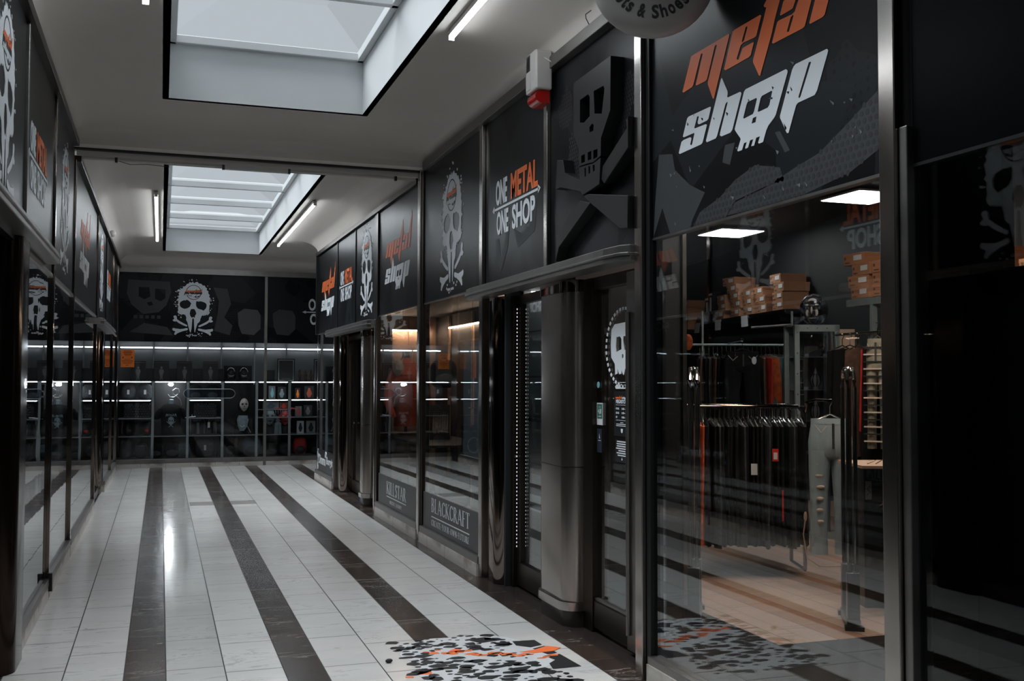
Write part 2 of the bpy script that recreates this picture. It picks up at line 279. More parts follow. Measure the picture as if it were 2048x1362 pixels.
# ---------------------------------------------------------------- mesh helpers
class MB:
    def __init__(s): s.v = []; s.f = []; s.sm = []
    def add(s, vs, fs, smooth=False):
        o = len(s.v); s.v += [tuple(map(float, v)) for v in vs]
        s.f += [tuple(i+o for i in f) for f in fs]; s.sm += [smooth]*len(fs)
        return s
    def box(s, x0, x1, y0, y1, z0, z1, M_=None):
        x0, x1 = sorted((x0, x1)); y0, y1 = sorted((y0, y1)); z0, z1 = sorted((z0, z1))
        vs = [Vector((x, y, z)) for z in (z0, z1) for y in (y0, y1) for x in (x0, x1)]
        if M_: vs = [M_ @ v for v in vs]
        return s.add(vs, [(0, 2, 3, 1), (4, 5, 7, 6), (0, 1, 5, 4), (2, 6, 7, 3), (0, 4, 6, 2), (1, 3, 7, 5)])
    def tube(s, pts, r, n=8, closed=False, cap=True):
        pts = [Vector(p) for p in pts]; rings = []
        up = Vector((0, 0, 1)); L = len(pts)
        for i, p in enumerate(pts):
            a = pts[(i-1) % L] if (closed or i > 0) else p; b = pts[(i+1) % L] if (closed or i < L-1) else p
            t = (b-a).normalized()
            ref = up if abs(t.dot(up)) < 0.95 else Vector((1, 0, 0))
            u = t.cross(ref).normalized(); w = t.cross(u).normalized()
            rr = r[i] if isinstance(r, (list, tuple)) else r
            rings.append([p + (u*math.cos(2*PI*k/n) + w*math.sin(2*PI*k/n))*rr for k in range(n)])
        vs = [v for R_ in rings for v in R_]; fs = []
        for i in range(L if closed else L-1):
            j = (i+1) % L
            for k in range(n): fs.append((i*n+k, i*n+(k+1) % n, j*n+(k+1) % n, j*n+k))
        if cap and not closed:
            fs.append(tuple(range(n))[::-1]); fs.append(tuple((L-1)*n+k for k in range(n)))
        return s.add(vs, fs, True)
    def loft(s, secs, n=20, cap=True):
        """secs: (center, rx, ry[, M]) ellipses stacked; horizontal unless a matrix is given"""
        vs = []
        for sc in secs:
            c, rx, ry = Vector(sc[0]), sc[1], sc[2]; Mx = sc[3] if len(sc) > 3 else None
            for k in range(n):
                a = 2*PI*k/n; d = Vector((rx*math.cos(a), ry*math.sin(a), 0))
                vs.append(c + (Mx @ d if Mx else d))
        L = len(secs); fs = [(i*n+k, i*n+(k+1) % n, (i+1)*n+(k+1) % n, (i+1)*n+k) for i in range(L-1) for k in range(n)]
        if cap: fs += [tuple(range(n))[::-1], tuple((L-1)*n+k for k in range(n))]
        return s.add(vs, fs, True)
    def ball(s, c, rx, ry, rz, n=16, m=10, fn=None, M_=None):
        vs = []; c = Vector(c)
        for i in range(m+1):
            t = PI*i/m
            for k in range(n):
                a = 2*PI*k/n; d = Vector((math.sin(t)*math.cos(a), math.sin(t)*math.sin(a), math.cos(t)))
                q = Vector((d.x*rx, d.y*ry, d.z*rz))
                if fn: q = fn(q, d)
                if M_: q = M_ @ q
                vs.append(c+q)
        return s.add(vs, [(i*n+k, i*n+(k+1) % n, (i+1)*n+(k+1) % n, (i+1)*n+k) for i in range(m) for k in range(n)], True)
    def prism(s, loops, fmap, w0, w1):
        """loops: outer + holes in (u,v); fmap(u,v,w)->xyz"""
        L3 = [[Vector((p[0], p[1], 0)) for p in lp] for lp in loops]
        flat = [p for lp in loops for p in lp]; nn = len(flat)
        tris = tessellate_polygon(L3)
        vs = [fmap(p[0], p[1], w1) for p in flat] + [fmap(p[0], p[1], w0) for p in flat]
        fs = [tuple(t) for t in tris] + [tuple(i+nn for i in t[::-1]) for t in tris]
        o = 0
        for lp in loops:
            k = len(lp)
            for i in range(k): fs.append((o+i, o+(i+1) % k, nn+o+(i+1) % k, nn+o+i))
            o += k
        return s.add(vs, fs)
    def build(s, name, m, parent=None, smooth=None, bevel=0, subs=0):
        me = bpy.data.meshes.new(name)
        vs = s.v
        if parent is not None:
            inv = base_matrix(parent).inverted(); vs = [inv @ Vector(v) for v in vs]
        me.from_pydata([tuple(v) for v in vs], [], s.f); me.validate()
        bm = bmesh.new(); bm.from_mesh(me); bmesh.ops.recalc_face_normals(bm, faces=bm.faces)
        bm.to_mesh(me); bm.free()
        o = bpy.data.objects.new(name, me); COL.objects.link(o)
        me.materials.append(m if not isinstance(m, str) else M[m])
        if smooth is None: smooth = any(s.sm)
        if smooth:
            for p in me.polygons: p.use_smooth = True
            try:
                me.set_sharp_from_angle(angle=math.radians(42))
            except Exception: pass
        if bevel:
            b = o.modifiers.new('bevel', 'BEVEL'); b.width = bevel; b.segments = 2; b.limit_method = 'ANGLE'; b.angle_limit = math.radians(40)
        if subs:
            b = o.modifiers.new('sub', 'SUBSURF'); b.levels = subs; b.render_levels = subs
        if parent is not None: o.parent = parent
        return o
def base_matrix(o):
    m = Matrix.Translation(o.location) @ o.rotation_euler.to_matrix().to_4x4()
    return base_matrix(o.parent) @ m if o.parent else m
def tag(o, label=None, cat=None, group=None, kind=None):
    if label: o['label'] = label
    if cat: o['category'] = cat
    if group: o['group'] = group
    if kind: o['kind'] = kind
    return o
def thing(name, label, cat, loc=(0, 0, 0), rz=0, group=None):
    o = bpy.data.objects.new(name, None); COL.objects.link(o); o.empty_display_size = 0.05
    o.location = loc; o.rotation_euler = (0, 0, rz)
    return tag(o, label, cat, group)
def struct(name, loc=(0, 0, 0), label=None):
    o = bpy.data.objects.new(name, None); COL.objects.link(o); o.location = loc; o['kind'] = 'structure'
    if label: o['label'] = label
    return o
def sbox(name, m, *b, label=None, bevel=0):
    mb = MB()
    for q in (b if isinstance(b[0], (tuple, list)) else [b]): mb.box(*q)
    o = mb.build(name, m, bevel=bevel); o['kind'] = 'structure'
    if label: o['label'] = label
    return o
def dup(root, loc, rz=None, label=None, group=None):
    r = root.copy(); COL.objects.link(r); r.location = loc
    if rz is not None: r.rotation_euler = (0, 0, rz)
    if label: r['label'] = label
    if group: r['group'] = group
    for ch in list(root.children):
        c = ch.copy(); COL.objects.link(c); c.parent = r
        for g in list(ch.children):
            d = g.copy(); COL.objects.link(d); d.parent = c
    return r
# ---- the planes things are printed or hung on
def xr(y): return 2.5 if y < 8.05 else 2.5 - 0.0105*(y-8.05)
def xl(y): return -0.77 if y < 10 else -0.77 + 0.003*(y-10)
def on_right(y0, z0=0, off=0.0):   # u grows towards the camera
    return lambda u, v, w: (xr(y0-u) - w - off, y0-u, z0+v)
def on_left(y0, z0=0, off=0.0):    # u grows away from the camera
    return lambda u, v, w: (xl(y0+u) + w + off, y0+u, z0+v)
def on_back(x0, z0=0, Y=19.8, off=0.0):
    return lambda u, v, w: (x0+u, Y - w - off, z0+v)
def warp(mb, side='r'):
    mb.v = [((x + (xr(y)-2.5 if side == 'r' else xl(y)+0.77)), y, z) for x, y, z in mb.v]
    return mb
def wbox(mb, x0, x1, y0, y1, z0, z1):
    n = max(1, int(abs(y1-y0)//2)); 
    for i in range(n): mb.box(x0, x1, y0+(y1-y0)*i/n, y0+(y1-y0)*(i+1)/n, z0, z1)
    return mb
# ---- lettering
def text_mesh(mb, body, box, fmap, t=0.003, bold=0.0, fit=True, shear=0.0):
    """built-in font; the text fills box=(u0,u1,v0,v1)"""
    c = bpy.data.curves.new('t', 'FONT'); c.body = body; c.size = 1; c.offset = bold; c.extrude = 0.5; c.shear = shear
    c.resolution_u = 3
    o = bpy.data.objects.new('t', c); COL.objects.link(o)
    me = bpy.data.meshes.new_from_object(o.evaluated_get(bpy.context.evaluated_depsgraph_get()))
    xs = [v.co.x for v in me.vertices]; ys = [v.co.y for v in me.vertices]
    a0, a1, b0, b1 = min(xs), max(xs), min(ys), max(ys)
    u0, u1, v0, v1 = box
    vs = [fmap(u0+(v.co.x-a0)/(a1-a0)*(u1-u0), v0+(v.co.y-b0)/(b1-b0)*(v1-v0), t*(v.co.z+0.5)) for v in me.vertices]
    mb.add(vs, [tuple(p.vertices) for p in me.polygons])
    bpy.data.objects.remove(o); bpy.data.curves.remove(c); bpy.data.meshes.remove(me)
    return mb
# narrow roman capitals drawn with thick and thin strokes, in a 0..w by 0..1 cell
SER = {
 'A': (.62, [((.05, 0), (.31, 1), .05), ((.57, 0), (.31, 1), .10), ((.15, .33), (.47, .33), .035)], [(0, .14, 0), (.47, .66, 0)]),
 'B': (.50, [((.10, 0), (.10, 1), .10)], [(0, .2, 0), (0, .2, 1)], [[(.1, .97), (.30, .96), (.38, .76), (.28, .55), (.1, .53)], [(.1, .53), (.34, .50), (.43, .27), (.30, .03), (.1, .03)]]),
 'C': (.55, [], [], [[(.50, .80), (.40, .96), (.26, .97), (.12, .80), (.07, .5), (.12, .20), (.26, .03), (.42, .04), (.50, .20)]]),
 'E': (.45, [((.10, 0), (.10, 1), .09), ((.1, .98), (.42, .98), .035), ((.1, .52), (.34, .52), .035), ((.1, .02), (.43, .02), .035)], [(0, .2, 0), (0, .2, 1)]),
 'F': (.43, [((.10, 0), (.10, 1), .10), ((.1, .98), (.41, .98), .035), ((.1, .52), (.33, .52), .035)], [(0, .22, 0), (0, .2, 1)]),
 'I': (.24, [((.12, 0), (.12, 1), .10)], [(0, .24, 0), (0, .24, 1)]),
 'K': (.58, [((.10, 0), (.10, 1), .10), ((.12, .42), (.50, 1), .04), ((.22, .55), (.54, 0), .10)], [(0, .22, 0), (0, .22, 1), (.40, .60, 1), (.44, .66, 0)]),
 'L': (.45, [((.10, 0), (.10, 1), .10), ((.1, .02), (.43, .02), .035)], [(0, .2, 0), (0, .22, 1)]),
 'N': (.60, [((.10, 0), (.10, 1), .045), ((.10, 1), (.50, 0), .10), ((.50, 0), (.50, 1), .045)], [(0, .2, 0), (.40, .60, 1)]),
 'O': (.60, [], [], [[(.30, .98), (.14, .85), (.07, .5), (.14, .15), (.30, .02), (.46, .15), (.53, .5), (.46, .85), (.30, .98)]]),
 'R': (.56, [((.10, 0), (.10, 1), .10), ((.24, .50), (.50, 0), .10)], [(0, .22, 0), (0, .2, 1), (.42, .60, 0)], [[(.1, .97), (.30, .96), (.39, .75), (.30, .52), (.1, .50)]]),
 'S': (.48, [], [], [[(.42, .80), (.34, .95), (.20, .97), (.09, .82), (.14, .62), (.34, .44), (.41, .24), (.30, .04), (.16, .03), (.06, .20)]]),
 'T': (.52, [((.26, 0), (.26, 1), .10), ((.02, .98), (.50, .98), .035), ((.02, 1), (.02, .84), .03), ((.50, 1), (.50, .84), .03)], [(.15, .37, 0)]),
 'U': (.58, [((.10, 1), (.10, .25), .09), ((.50, 1), (.50, .25), .04)], [(0, .2, 1), (.42, .60, 1)], [[(.10, .26), (.16, .06), (.30, .02), (.44, .07), (.50, .26)]]),
 'W': (.84, [((.06, 1), (.24, 0), .09), ((.24, 0), (.42, 1), .04), ((.42, 1), (.60, 0), .09), ((.60, 0), (.78, 1), .04)], [(0, .14, 1), (.7, .86, 1)]),
 'Y': (.56, [((.06, 1), (.28, .48), .09), ((.50, 1), (.28, .48), .04), ((.28, .5), (.28, 0), .09)], [(0, .14, 1), (.42, .58, 1), (.18, .38, 0)]),
 '-': (.26, [((.06, .45), (.20, .45), .09)], []),
 'X': (.54, [((.06, 1), (.48, 0), .09), ((.48, 1), (.06, 0), .04)], [(0, .14, 1), (.4, .56, 0)]),
 ' ': (.3, [], []),
}
def roman(mb, body, box, fmap, t=0.003, weight=1.0):
    cells = [SER[ch] for ch in body]; tot = sum(c[0] + .08 for c in cells) - .08
    u0, u1, v0, v1 = box; sx = (u1-u0)/tot; sy = (v1-v0); cur = 0.0
    for c in cells:
        def q(a, b, wd):
            wd *= weight
            dx, dy = b[0]-a[0], b[1]-a[1]
            if abs(dy) < 1e-6: pl = [(a[0], a[1]-wd/2), (b[0], b[1]-wd/2), (b[0], b[1]+wd/2), (a[0], a[1]+wd/2)]
            else: pl = [(a[0]-wd/2, a[1]), (a[0]+wd/2, a[1]), (b[0]+wd/2, b[1]), (b[0]-wd/2, b[1])]
            mb.prism([[(u0+(cur+x)*sx, v0+y*sy) for x, y in pl]], fmap, 0, t)
        for a, b, wd in c[1]: q(a, b, wd)
        for a, b, yy in c[2]: q((a, .015 if yy == 0 else .985), (b, .015 if yy == 0 else .985), .03)
        if len(c) > 3:
            for path in c[3]:
                L, R_ = [], []
                for i, p in enumerate(path):
                    pa = path[max(0, i-1)]; pb = path[min(len(path)-1, i+1)]
                    if path[0] == path[-1] and i in (0, len(path)-1): pa, pb = path[-2], path[1]
                    dx, dy = pb[0]-pa[0], pb[1]-pa[1]; ll = math.hypot(dx, dy) or 1
                    wd = (.03 + .07*abs(dy)/ll)*weight/2
                    L.append((p[0]-dy/ll*wd, p[1]+dx/ll*wd)); R_.append((p[0]+dy/ll*wd, p[1]-dx/ll*wd))
                for i in range(len(path)-1):
                    pl = [L[i], L[i+1], R_[i+1], R_[i]]
                    mb.prism([[(u0+(cur+x)*sx, v0+y*sy) for x, y in pl]], fmap, 0, t)
        cur += c[0] + .08
    return mb
# the slanted two-line sign, 1.33 m wide at scale 1
LG = {
 'm': [(0.042,0.305),(0.134,0.46),(0.151,0.462),(0.497,0.46),(0.504,0.454),(0.473,0.401),(0.356,0.19),(0.347,0.191),(0.299,0.274),(0.3,0.288),(0.388,0.439),(0.378,0.445),(0.367,0.44),(0.29,0.3),(0.271,0.296),(0.185,0.299),(0.18,0.305),(0.252,0.438),(0.242,0.444),(0.232,0.441),(0.155,0.311),(0.141,0.303),(0.053,0.299)],
 'e': [(0.452,0.304),(0.532,0.459),(0.55,0.462),(0.764,0.459),(0.772,0.452),(0.731,0.375),(0.717,0.372),(0.622,0.378),(0.601,0.373),(0.564,0.32),(0.574,0.313),(0.585,0.314),(0.615,0.354),(0.629,0.355),(0.705,0.355),(0.71,0.35),(0.684,0.301),(0.669,0.297),(0.465,0.295)],
 'eh': [(0.61,0.389),(0.644,0.444),(0.656,0.443),(0.659,0.437),(0.63,0.386),(0.614,0.382)],
 's': [(0.044,0.075),(0.09,0.157),(0.106,0.163),(0.32,0.159),(0.328,0.153),(0.302,0.104),(0.288,0.099),(0.213,0.099),(0.201,0.103),(0.197,0.113),(0.209,0.136),(0.205,0.142),(0.191,0.141),(0.162,0.093),(0.168,0.088),(0.276,0.084),(0.288,0.078),(0.244,0),(0.232,-0.005),(0.011,-0.007),(0,0),(0.029,0.051),(0.051,0.056),(0.118,0.055),(0.132,0.049),(0.13,0.039),(0.119,0.019),(0.13,0.011),(0.141,0.016),(0.164,0.062),(0.16,0.068),(0.055,0.069)],
 'h': [(0.278,0.001),(0.424,0.266),(0.431,0.269),(0.482,0.191),(0.483,0.177),(0.478,0.167),(0.485,0.161),(0.592,0.159),(0.602,0.152),(0.602,0.145),(0.523,-0),(0.505,-0.01),(0.424,-0.009),(0.41,-0.001),(0.413,0.011),(0.483,0.137),(0.478,0.143),(0.463,0.136),(0.383,0.001),(0.372,-0.007),(0.287,-0.007)],
 'o': [(0.544,-0.002),(0.626,0.15),(0.64,0.158),(0.957,0.159),(0.969,0.152),(0.971,0.143),(0.881,-0.016),(0.869,-0.027),(0.821,-0.052),(0.805,-0.069),(0.779,-0.114),(0.747,-0.114),(0.74,-0.109),(0.756,-0.083),(0.724,-0.083),(0.707,-0.114),(0.684,-0.112),(0.701,-0.084),(0.674,-0.083),(0.657,-0.112),(0.635,-0.113),(0.633,-0.108),(0.647,-0.085),(0.623,-0.085),(0.606,-0.113),(0.571,-0.112),(0.566,-0.107),(0.595,-0.062),(0.593,-0.056),(0.548,-0.01)],
 'oh1': [(0.617,0.032),(0.646,0.086),(0.656,0.096),(0.727,0.096),(0.734,0.09),(0.709,0.039),(0.699,0.03),(0.625,0.027)],
 'oh2': [(0.738,0.033),(0.762,0.085),(0.772,0.093),(0.849,0.096),(0.855,0.091),(0.832,0.038),(0.819,0.029),(0.745,0.028)],
 'oh3': [(0.687,-0.011),(0.699,0.012),(0.729,0.012),(0.721,-0.012)],
 'p': [(0.912,-0.031),(1.004,0.142),(1.016,0.154),(1.03,0.16),(1.243,0.159),(1.252,0.151),(1.248,0.141),(1.177,0.01),(1.16,-0.005),(1.045,-0.007),(1.031,-0.014),(0.974,-0.118),(0.962,-0.116),(0.913,-0.04)],
 'ph': [(1.047,0.016),(1.121,0.139),(1.132,0.141),(1.138,0.136),(1.063,0.014),(1.054,0.009)]
}
_e = LG['e']; _eh = LG['eh']
LG['a'] = [(1.628-x, .757-z) for x, z in _e]; LG['ah'] = [(1.628-x, .757-z) for x, z in _eh]
LG['t'] = [(0.792,0.490),(0.845,0.530),(0.880,0.580),(0.925,0.640),(0.948,0.560),(0.925,0.485),(0.878,0.401),(0.852,0.342),(0.760,0.187),(0.751,0.190),(0.703,0.264),(0.704,0.275),(0.789,0.427),(0.813,0.476),(0.798,0.482)]
LG['l'] = [(1.128,0.302),(1.169,0.383),(1.215,0.470),(1.262,0.560),(1.330,0.680),(1.338,0.600),(1.310,0.480),(1.257,0.352),(1.232,0.302),(1.219,0.296),(1.134,0.296)]
def sign_words(parent, y0map, scale=1.0, t=0.0015, names=('orange_lettering', 'white_lettering'), ku=1.0):
    fm = lambda u, v, w: y0map(u*scale*ku, v*scale, w)
    mb = MB()
    for k in ('m', 't', 'l'): mb.prism([LG[k]], fm, 0, t)
    mb.prism([LG['e'], LG['eh']], fm, 0, t); mb.prism([LG['a'], LG['ah']], fm, 0, t)
    o1 = mb.build(names[0], 'orange', parent)
    mb = MB()
    for k in ('s', 'h'): mb.prism([LG[k]], fm, 0, t)
    mb.prism([LG['o'], LG['oh1'], LG['oh2'], LG['oh3']], fm, 0, t); mb.prism([LG['p'], LG['ph']], fm, 0, t)
    mb.build(names[1], 'white', parent)
# splattered skull over crossed bones: traced units, x 0..1060, y down
SK_HEAD = [(330,270),(318,235),(350,240),(385,215),(405,180),(440,172),(452,140),(500,155),(520,128),(545,168),(580,140),(615,132),(640,165),(690,170),(720,205),(760,205),(775,240),(805,262),(800,300),(835,325),(832,370),(862,400),(850,440),(880,470),(868,510),(862,560),(885,590),(858,620),(860,680),(850,720),(868,770),(850,805),(820,828),(800,812),(785,838),(765,822),(745,842),(725,828),(700,855),(690,890),(680,905),(676,950),(650,985),(625,1000),(615,1040),(605,1072),(590,1130),(578,1190),(566,1190),(562,1100),(556,1000),(552,905),(540,900),(520,905),(514,1000),(508,1100),(492,1195),(478,1190),(455,1115),(440,1055),(425,985),(395,930),(402,885),(380,832),(340,815),(300,828),(268,812),(240,800),(222,770),(238,735),(230,690),(248,650),(215,620),(238,590),(232,530),(195,545),(215,505),(245,480),(225,440),(255,425),(240,380),(268,350),(200,340),(235,300),(285,305),(262,270),(300,285)]
SK_EYE1 = [(262,600),(280,560),(320,535),(350,522),(375,530),(395,512),(430,520),(460,545),(495,585),(478,625),(470,655),(430,685),(390,700),(350,702),(300,680),(272,650)]
SK_EYE2 = [(588,570),(600,535),(640,545),(680,536),(730,548),(780,570),(805,610),(798,660),(785,690),(760,715),(740,735),(700,712),(660,705),(620,685),(592,640)]
SK_NOSE = [(490,708),(520,702),(560,704),(585,750),(600,800),(575,840),(568,888),(540,870),(510,888),(480,850),(466,800),(475,750)]
BONE1 = [(145,870),(160,848),(190,845),(210,868),(215,920),(270,962),(340,1002),(415,1040),(424,1060),(402,1072),(330,1042),(250,1002),(205,965),(175,972),(145,962),(128,945),(150,925),(165,915)]
BONE2 = [(125,1130),(140,1105),(170,1112),(195,1118),(230,1120),(280,1128),(340,1120),(400,1105),(425,1105),(435,1130),(420,1148),(340,1168),(262,1198),(215,1225),(190,1250),(165,1240),(172,1205),(190,1180),(160,1165),(135,1155)]
def ring2(cx, cy, r, n=28, sx=1.0): return [(cx+math.cos(2*PI*i/n)*r*sx, cy+math.sin(2*PI*i/n)*r) for i in range(n)]
def skull_print(parent, fmap, sc=0.00095, t=0.003, seed=1, ku=1.0, faint=False):
    rnd = random.Random(seed)
    T = lambda lp: [((x-533)*sc*ku, (1290-y)*sc) for x, y in lp]
    mb = MB()
    mb.prism([T(SK_HEAD), T(SK_EYE1), T(SK_EYE2), T(SK_NOSE)], fmap, 0, t)
    for b in (BONE1, BONE2):
        mb.prism([T(b)], fmap, 0, t); mb.prism([T([(1066-x, y+(8 if b is BONE1 else 5)) for x, y in b][::-1])], fmap, 0, t)
    for i in range(46):
        a = rnd.uniform(0, 2*PI); rr = rnd.uniform(1.02, 1.22)
        cx, cy = 545+math.cos(a)*325*rr, 520+math.sin(a)*400*rr
        if cy > 900: cx, cy = rnd.uniform(330, 740), rnd.uniform(1190, 1290)
        mb.prism([T(ring2(cx, cy, rnd.uniform(5, 15), 6))], fmap, 0, t)
    for i in range(11):   # the small line of type under the bones
        x = 400+i*20
        if i == 5: continue
        mb.prism([T([(x, 1245), (x+13, 1245), (x+13, 1268), (x, 1268)])], fmap, 0, t)
    mb.build('skull_print', 'white', parent)
    mb = MB()
    mb.prism([T(ring2(540, 355, 155)), T(ring2(540, 355, 143))], fmap, 0, t*1.4)
    mb.prism([T([(345, 420), (372, 335), (700, 300), (712, 380), (640, 450), (590, 465), (510, 440), (360, 425)])], fmap, 0, t*1.4)
    bp_ = mb.build('badge_print', 'darkprint', parent)
    f1 = lambda u, v, w: fmap((350-533+u/1.34*365)*sc*ku, (1290-352+(v-.30)/.33*72)*sc, w+t*1.4)
    mb = MB()
    for k in ('m', 'e', 't', 'a', 'l'): mb.prism([LG[k]], f1, 0, t*.5)
    mb.build('badge_top_word', 'orange', bp_)
    f2 = lambda u, v, w: fmap((352-533+u/1.34*350)*sc*ku, (1290-425+v/.35*72)*sc, w+t*1.4)
    mb = MB()
    for k in ('s', 'h', 'o', 'p'): mb.prism([LG[k]], f2, 0, t*.5)
    mb.build('badge_lower_word', 'white', bp_)
def slogan_print(parent, fmap, w=1.1, h=0.45, t=0.003, bold=0.03):
    """two lines over and under a double-headed arrow; origin at the left arrow tip"""
    mb = MB(); text_mesh(mb, 'ONE', (w*.08, w*.33, h*.54, h), fmap, t, bold)
    text_mesh(mb, 'ONE', (w*.10, w*.36, 0, h*.43), fmap, t, bold); text_mesh(mb, 'SHOP', (w*.44, w*.90, 0, h*.43), fmap, t, bold)
    a = h*.485
    mb.prism([[(w*.03, a-.009), (w*.97, a-.009), (w*.97, a+.009), (w*.03, a+.009)]], fmap, 0, t)
    mb.prism([[(0, a), (w*.045, a+.03), (w*.045, a-.03)]], fmap, 0, t); mb.prism([[(w, a), (w*.955, a-.03), (w*.955, a+.03)]], fmap, 0, t)
    mb.build('white_lettering', 'white', parent)
    mb = MB(); text_mesh(mb, 'METAL', (w*.41, w*.95, h*.54, h), fmap, t, bold); mb.build('orange_lettering', 'orange', parent)

# ================================================================ SETTING
fl = MB(); fl.box(-0.8, 2.5, -4, 16.86, -0.06, 0); fl.box(-0.8, 7.0, 16.86, 19.85, -0.06, 0)
o = fl.build('floor', 'floor'); o['kind'] = 'structure'
# recessed doorway floors and the shop floor behind the right facade
f2 = MB(); f2.box(2.5, 3.57, -4, 16.2, -0.06, -0.001); f2.box(3.57, 8.4, -4, 5.45, -0.06, -0.001)
o = f2.build('floor', 'darkmarble'); o['kind'] = 'structure'
f3 = MB(); f3.box(3.57, 8.4, 5.45, 16.2, -0.06, -0.0005)
o = f3.build('floor', 'shopfloor'); o['kind'] = 'structure'

def coved_ceiling(name, pts, offs, zt, rz, rx, hole):
    mb = MB(); K = 8; n = len(pts); vs = []
    for k in range(K+1):
        th = PI/2*k/K; d = rx*(1-math.cos(th)); z = zt + rz*math.sin(th)
        vs += [(p[0]+o_[0]*d, p[1]+o_[1]*d, z) for p, o_ in zip(pts, offs)]
    fs = [(k*n+i, k*n+(i+1) % n, (k+1)*n+(i+1) % n, (k+1)*n+i) for k in range(K) for i in range(n)]
    mb.add(vs, fs, True)
    z = zt+rz; outer = [(p[0]+o_[0]*rx, p[1]+o_[1]*rx) for p, o_ in zip(pts, offs)]
    x0, x1, y0, y1 = hole; inner = [(x0, y0), (x1, y0), (x1, y1), (x0, y1)]
    tris = tessellate_polygon([[Vector((a, b, 0)) for a, b in outer], [Vector((a, b, 0)) for a, b in inner]])
    mb.add([(a, b, z) for a, b in outer+inner], [tuple(t) for t in tris], True)
    # outer skin so the ceiling has thickness
    mb.add([(a, b, z+.08) for a, b in [(p[0], p[1]) for p in pts]+inner],
           [tuple(t) for t in tessellate_polygon([[Vector((p[0], p[1], 0)) for p in pts], [Vector((a, b, 0)) for a, b in inner]])])
    ob = mb.build(name, 'plaster', smooth=True); ob['kind'] = 'structure'
    # do not recalc inward/outward: shading is two sided
    return ob
ZN, ZF = 3.95, 3.88
coved_ceiling('ceiling', [(-.77, -3.5), (2.5, -3.5), (2.48, 9.95), (-.77, 9.95)], [(1, 1), (-1, 1), (-1, -1), (1, -1)], 3.77, .18, .42, (.03, 1.66, 2.3, 9.0))
coved_ceiling('ceiling', [(-.77, 10.22), (2.477, 10.22), (2.408, 16.86), (7.0, 16.86), (7.0, 19.8), (-.74, 19.8)],
              [(1, 1), (-1, 1), (-1, 1), (-1, 1), (-1, -1), (1, -1)], 3.63, .25, .34, (.05, 1.66, 11.5, 19.22))
# downstand beam between the two bays, with the dark gap behind its lip
sbox('trim_1', 'plaster', (-.79, 2.5, 9.95, 10.10, 3.715, 3.80), (-.79, 2.5, 9.95, 10.0, 3.79, 3.96))
sbox('trim_2', 'black', (-.79, 2.5, 10.10, 10.16, 3.70, 3.90))
b = MB(); b.box(-.76, 2.46, 10.16, 10.24, 3.655, 3.70); b.box(-.79, 2.5, 10.16, 10.24, 3.70, 3.95)
o = b.build('trim_3', 'plaster'); o['kind'] = 'structure'
conduit = thing('light_batten', 'long dead tube batten and thin conduit fixed under the ceiling beam', 'light fitting', (.85, 10.19, 3.64))
MB().tube([(-.7, 10.18, 3.635), (.55, 10.18, 3.635)], .011, 6).build('tube', 'plastic', conduit); MB().tube([(1.15, 10.18, 3.635), (2.2, 10.18, 3.635)], .013, 6).build('tube', 'plastic', conduit)
MB().box(.55, 1.15, 10.165, 10.215, 3.615, 3.655).build('ballast_box', 'plastic', conduit)
for x in (-.42, .54, 1.16, 2.22): MB().box(x-.012, x+.012, 10.165, 10.20, 3.61, 3.655).build('bracket', 'blackmetal', conduit)
b = MB(); b.tube([(-.42, 10.18, 3.63), (-.30, 10.18, 3.60), (-.15, 10.18, 3.612), (.05, 10.18, 3.60)], .003, 5)
b.build('loose_cable', 'blackmetal', conduit)

def skylight(name, x0, x1, y0, y1, zc, zp, bars):
    s_ = struct(name, ((x0+x1)/2, (y0+y1)/2, zp))
    w = .05; b = MB()
    b.box(x0-w, x0, y0-w, y1+w, zc, zp+.05); b.box(x1, x1+w, y0-w, y1+w, zc, zp+.05)
    b.box(x0, x1, y0-w, y0, zc, zp+.05); b.box(x0, x1, y1, y1+w, zc, zp+.05)
    b.build('shaft', 'shaft', s_)
    f = MB(); e = .055
    for y in bars: f.box(x0, x1, y-.03, y+.03, zp-.02, zp+.09)
    f.box(x0, x0+e, y0, y1, zp-.02, zp+.06); f.box(x1-e, x1, y0, y1, zp-.02, zp+.06)
    f.box(x0, x1, y1-e, y1, zp-.02, zp+.05); f.box(x0, x1, y0, y0+e, zp-.02, zp+.05)
    f.build('glazing_bars', 'shaft', s_, bevel=.006)
    ys = [y0] + bars + [y1]
    for a, c in zip(ys[:-1], ys[1:]):
        h = .16; z = zp+.05; hx = .42
        q = [(x0, a, z), (x1, a, z), (x1, c, z), (x0, c, z), (x0+hx, (a+c)/2-.05, z+h), (x1-hx, (a+c)/2-.05, z+h), (x1-hx, (a+c)/2+.05, z+h), (x0+hx, (a+c)/2+.05, z+h)]
        MB().add(q, [(0, 1, 5, 4), (1, 2, 6, 5), (2, 3, 7, 6), (3, 0, 4, 7), (4, 5, 6, 7)]).build('pane', 'pane', s_)
skylight('window_1', .03, 1.66, 2.3, 9.0, ZN, 4.43, [3.15, 4.65, 6.1, 7.55])
skylight('window_2', .05, 1.66, 11.5, 19.22, ZF, 4.30, [11.95, 13.45, 14.95, 16.45, 17.95])

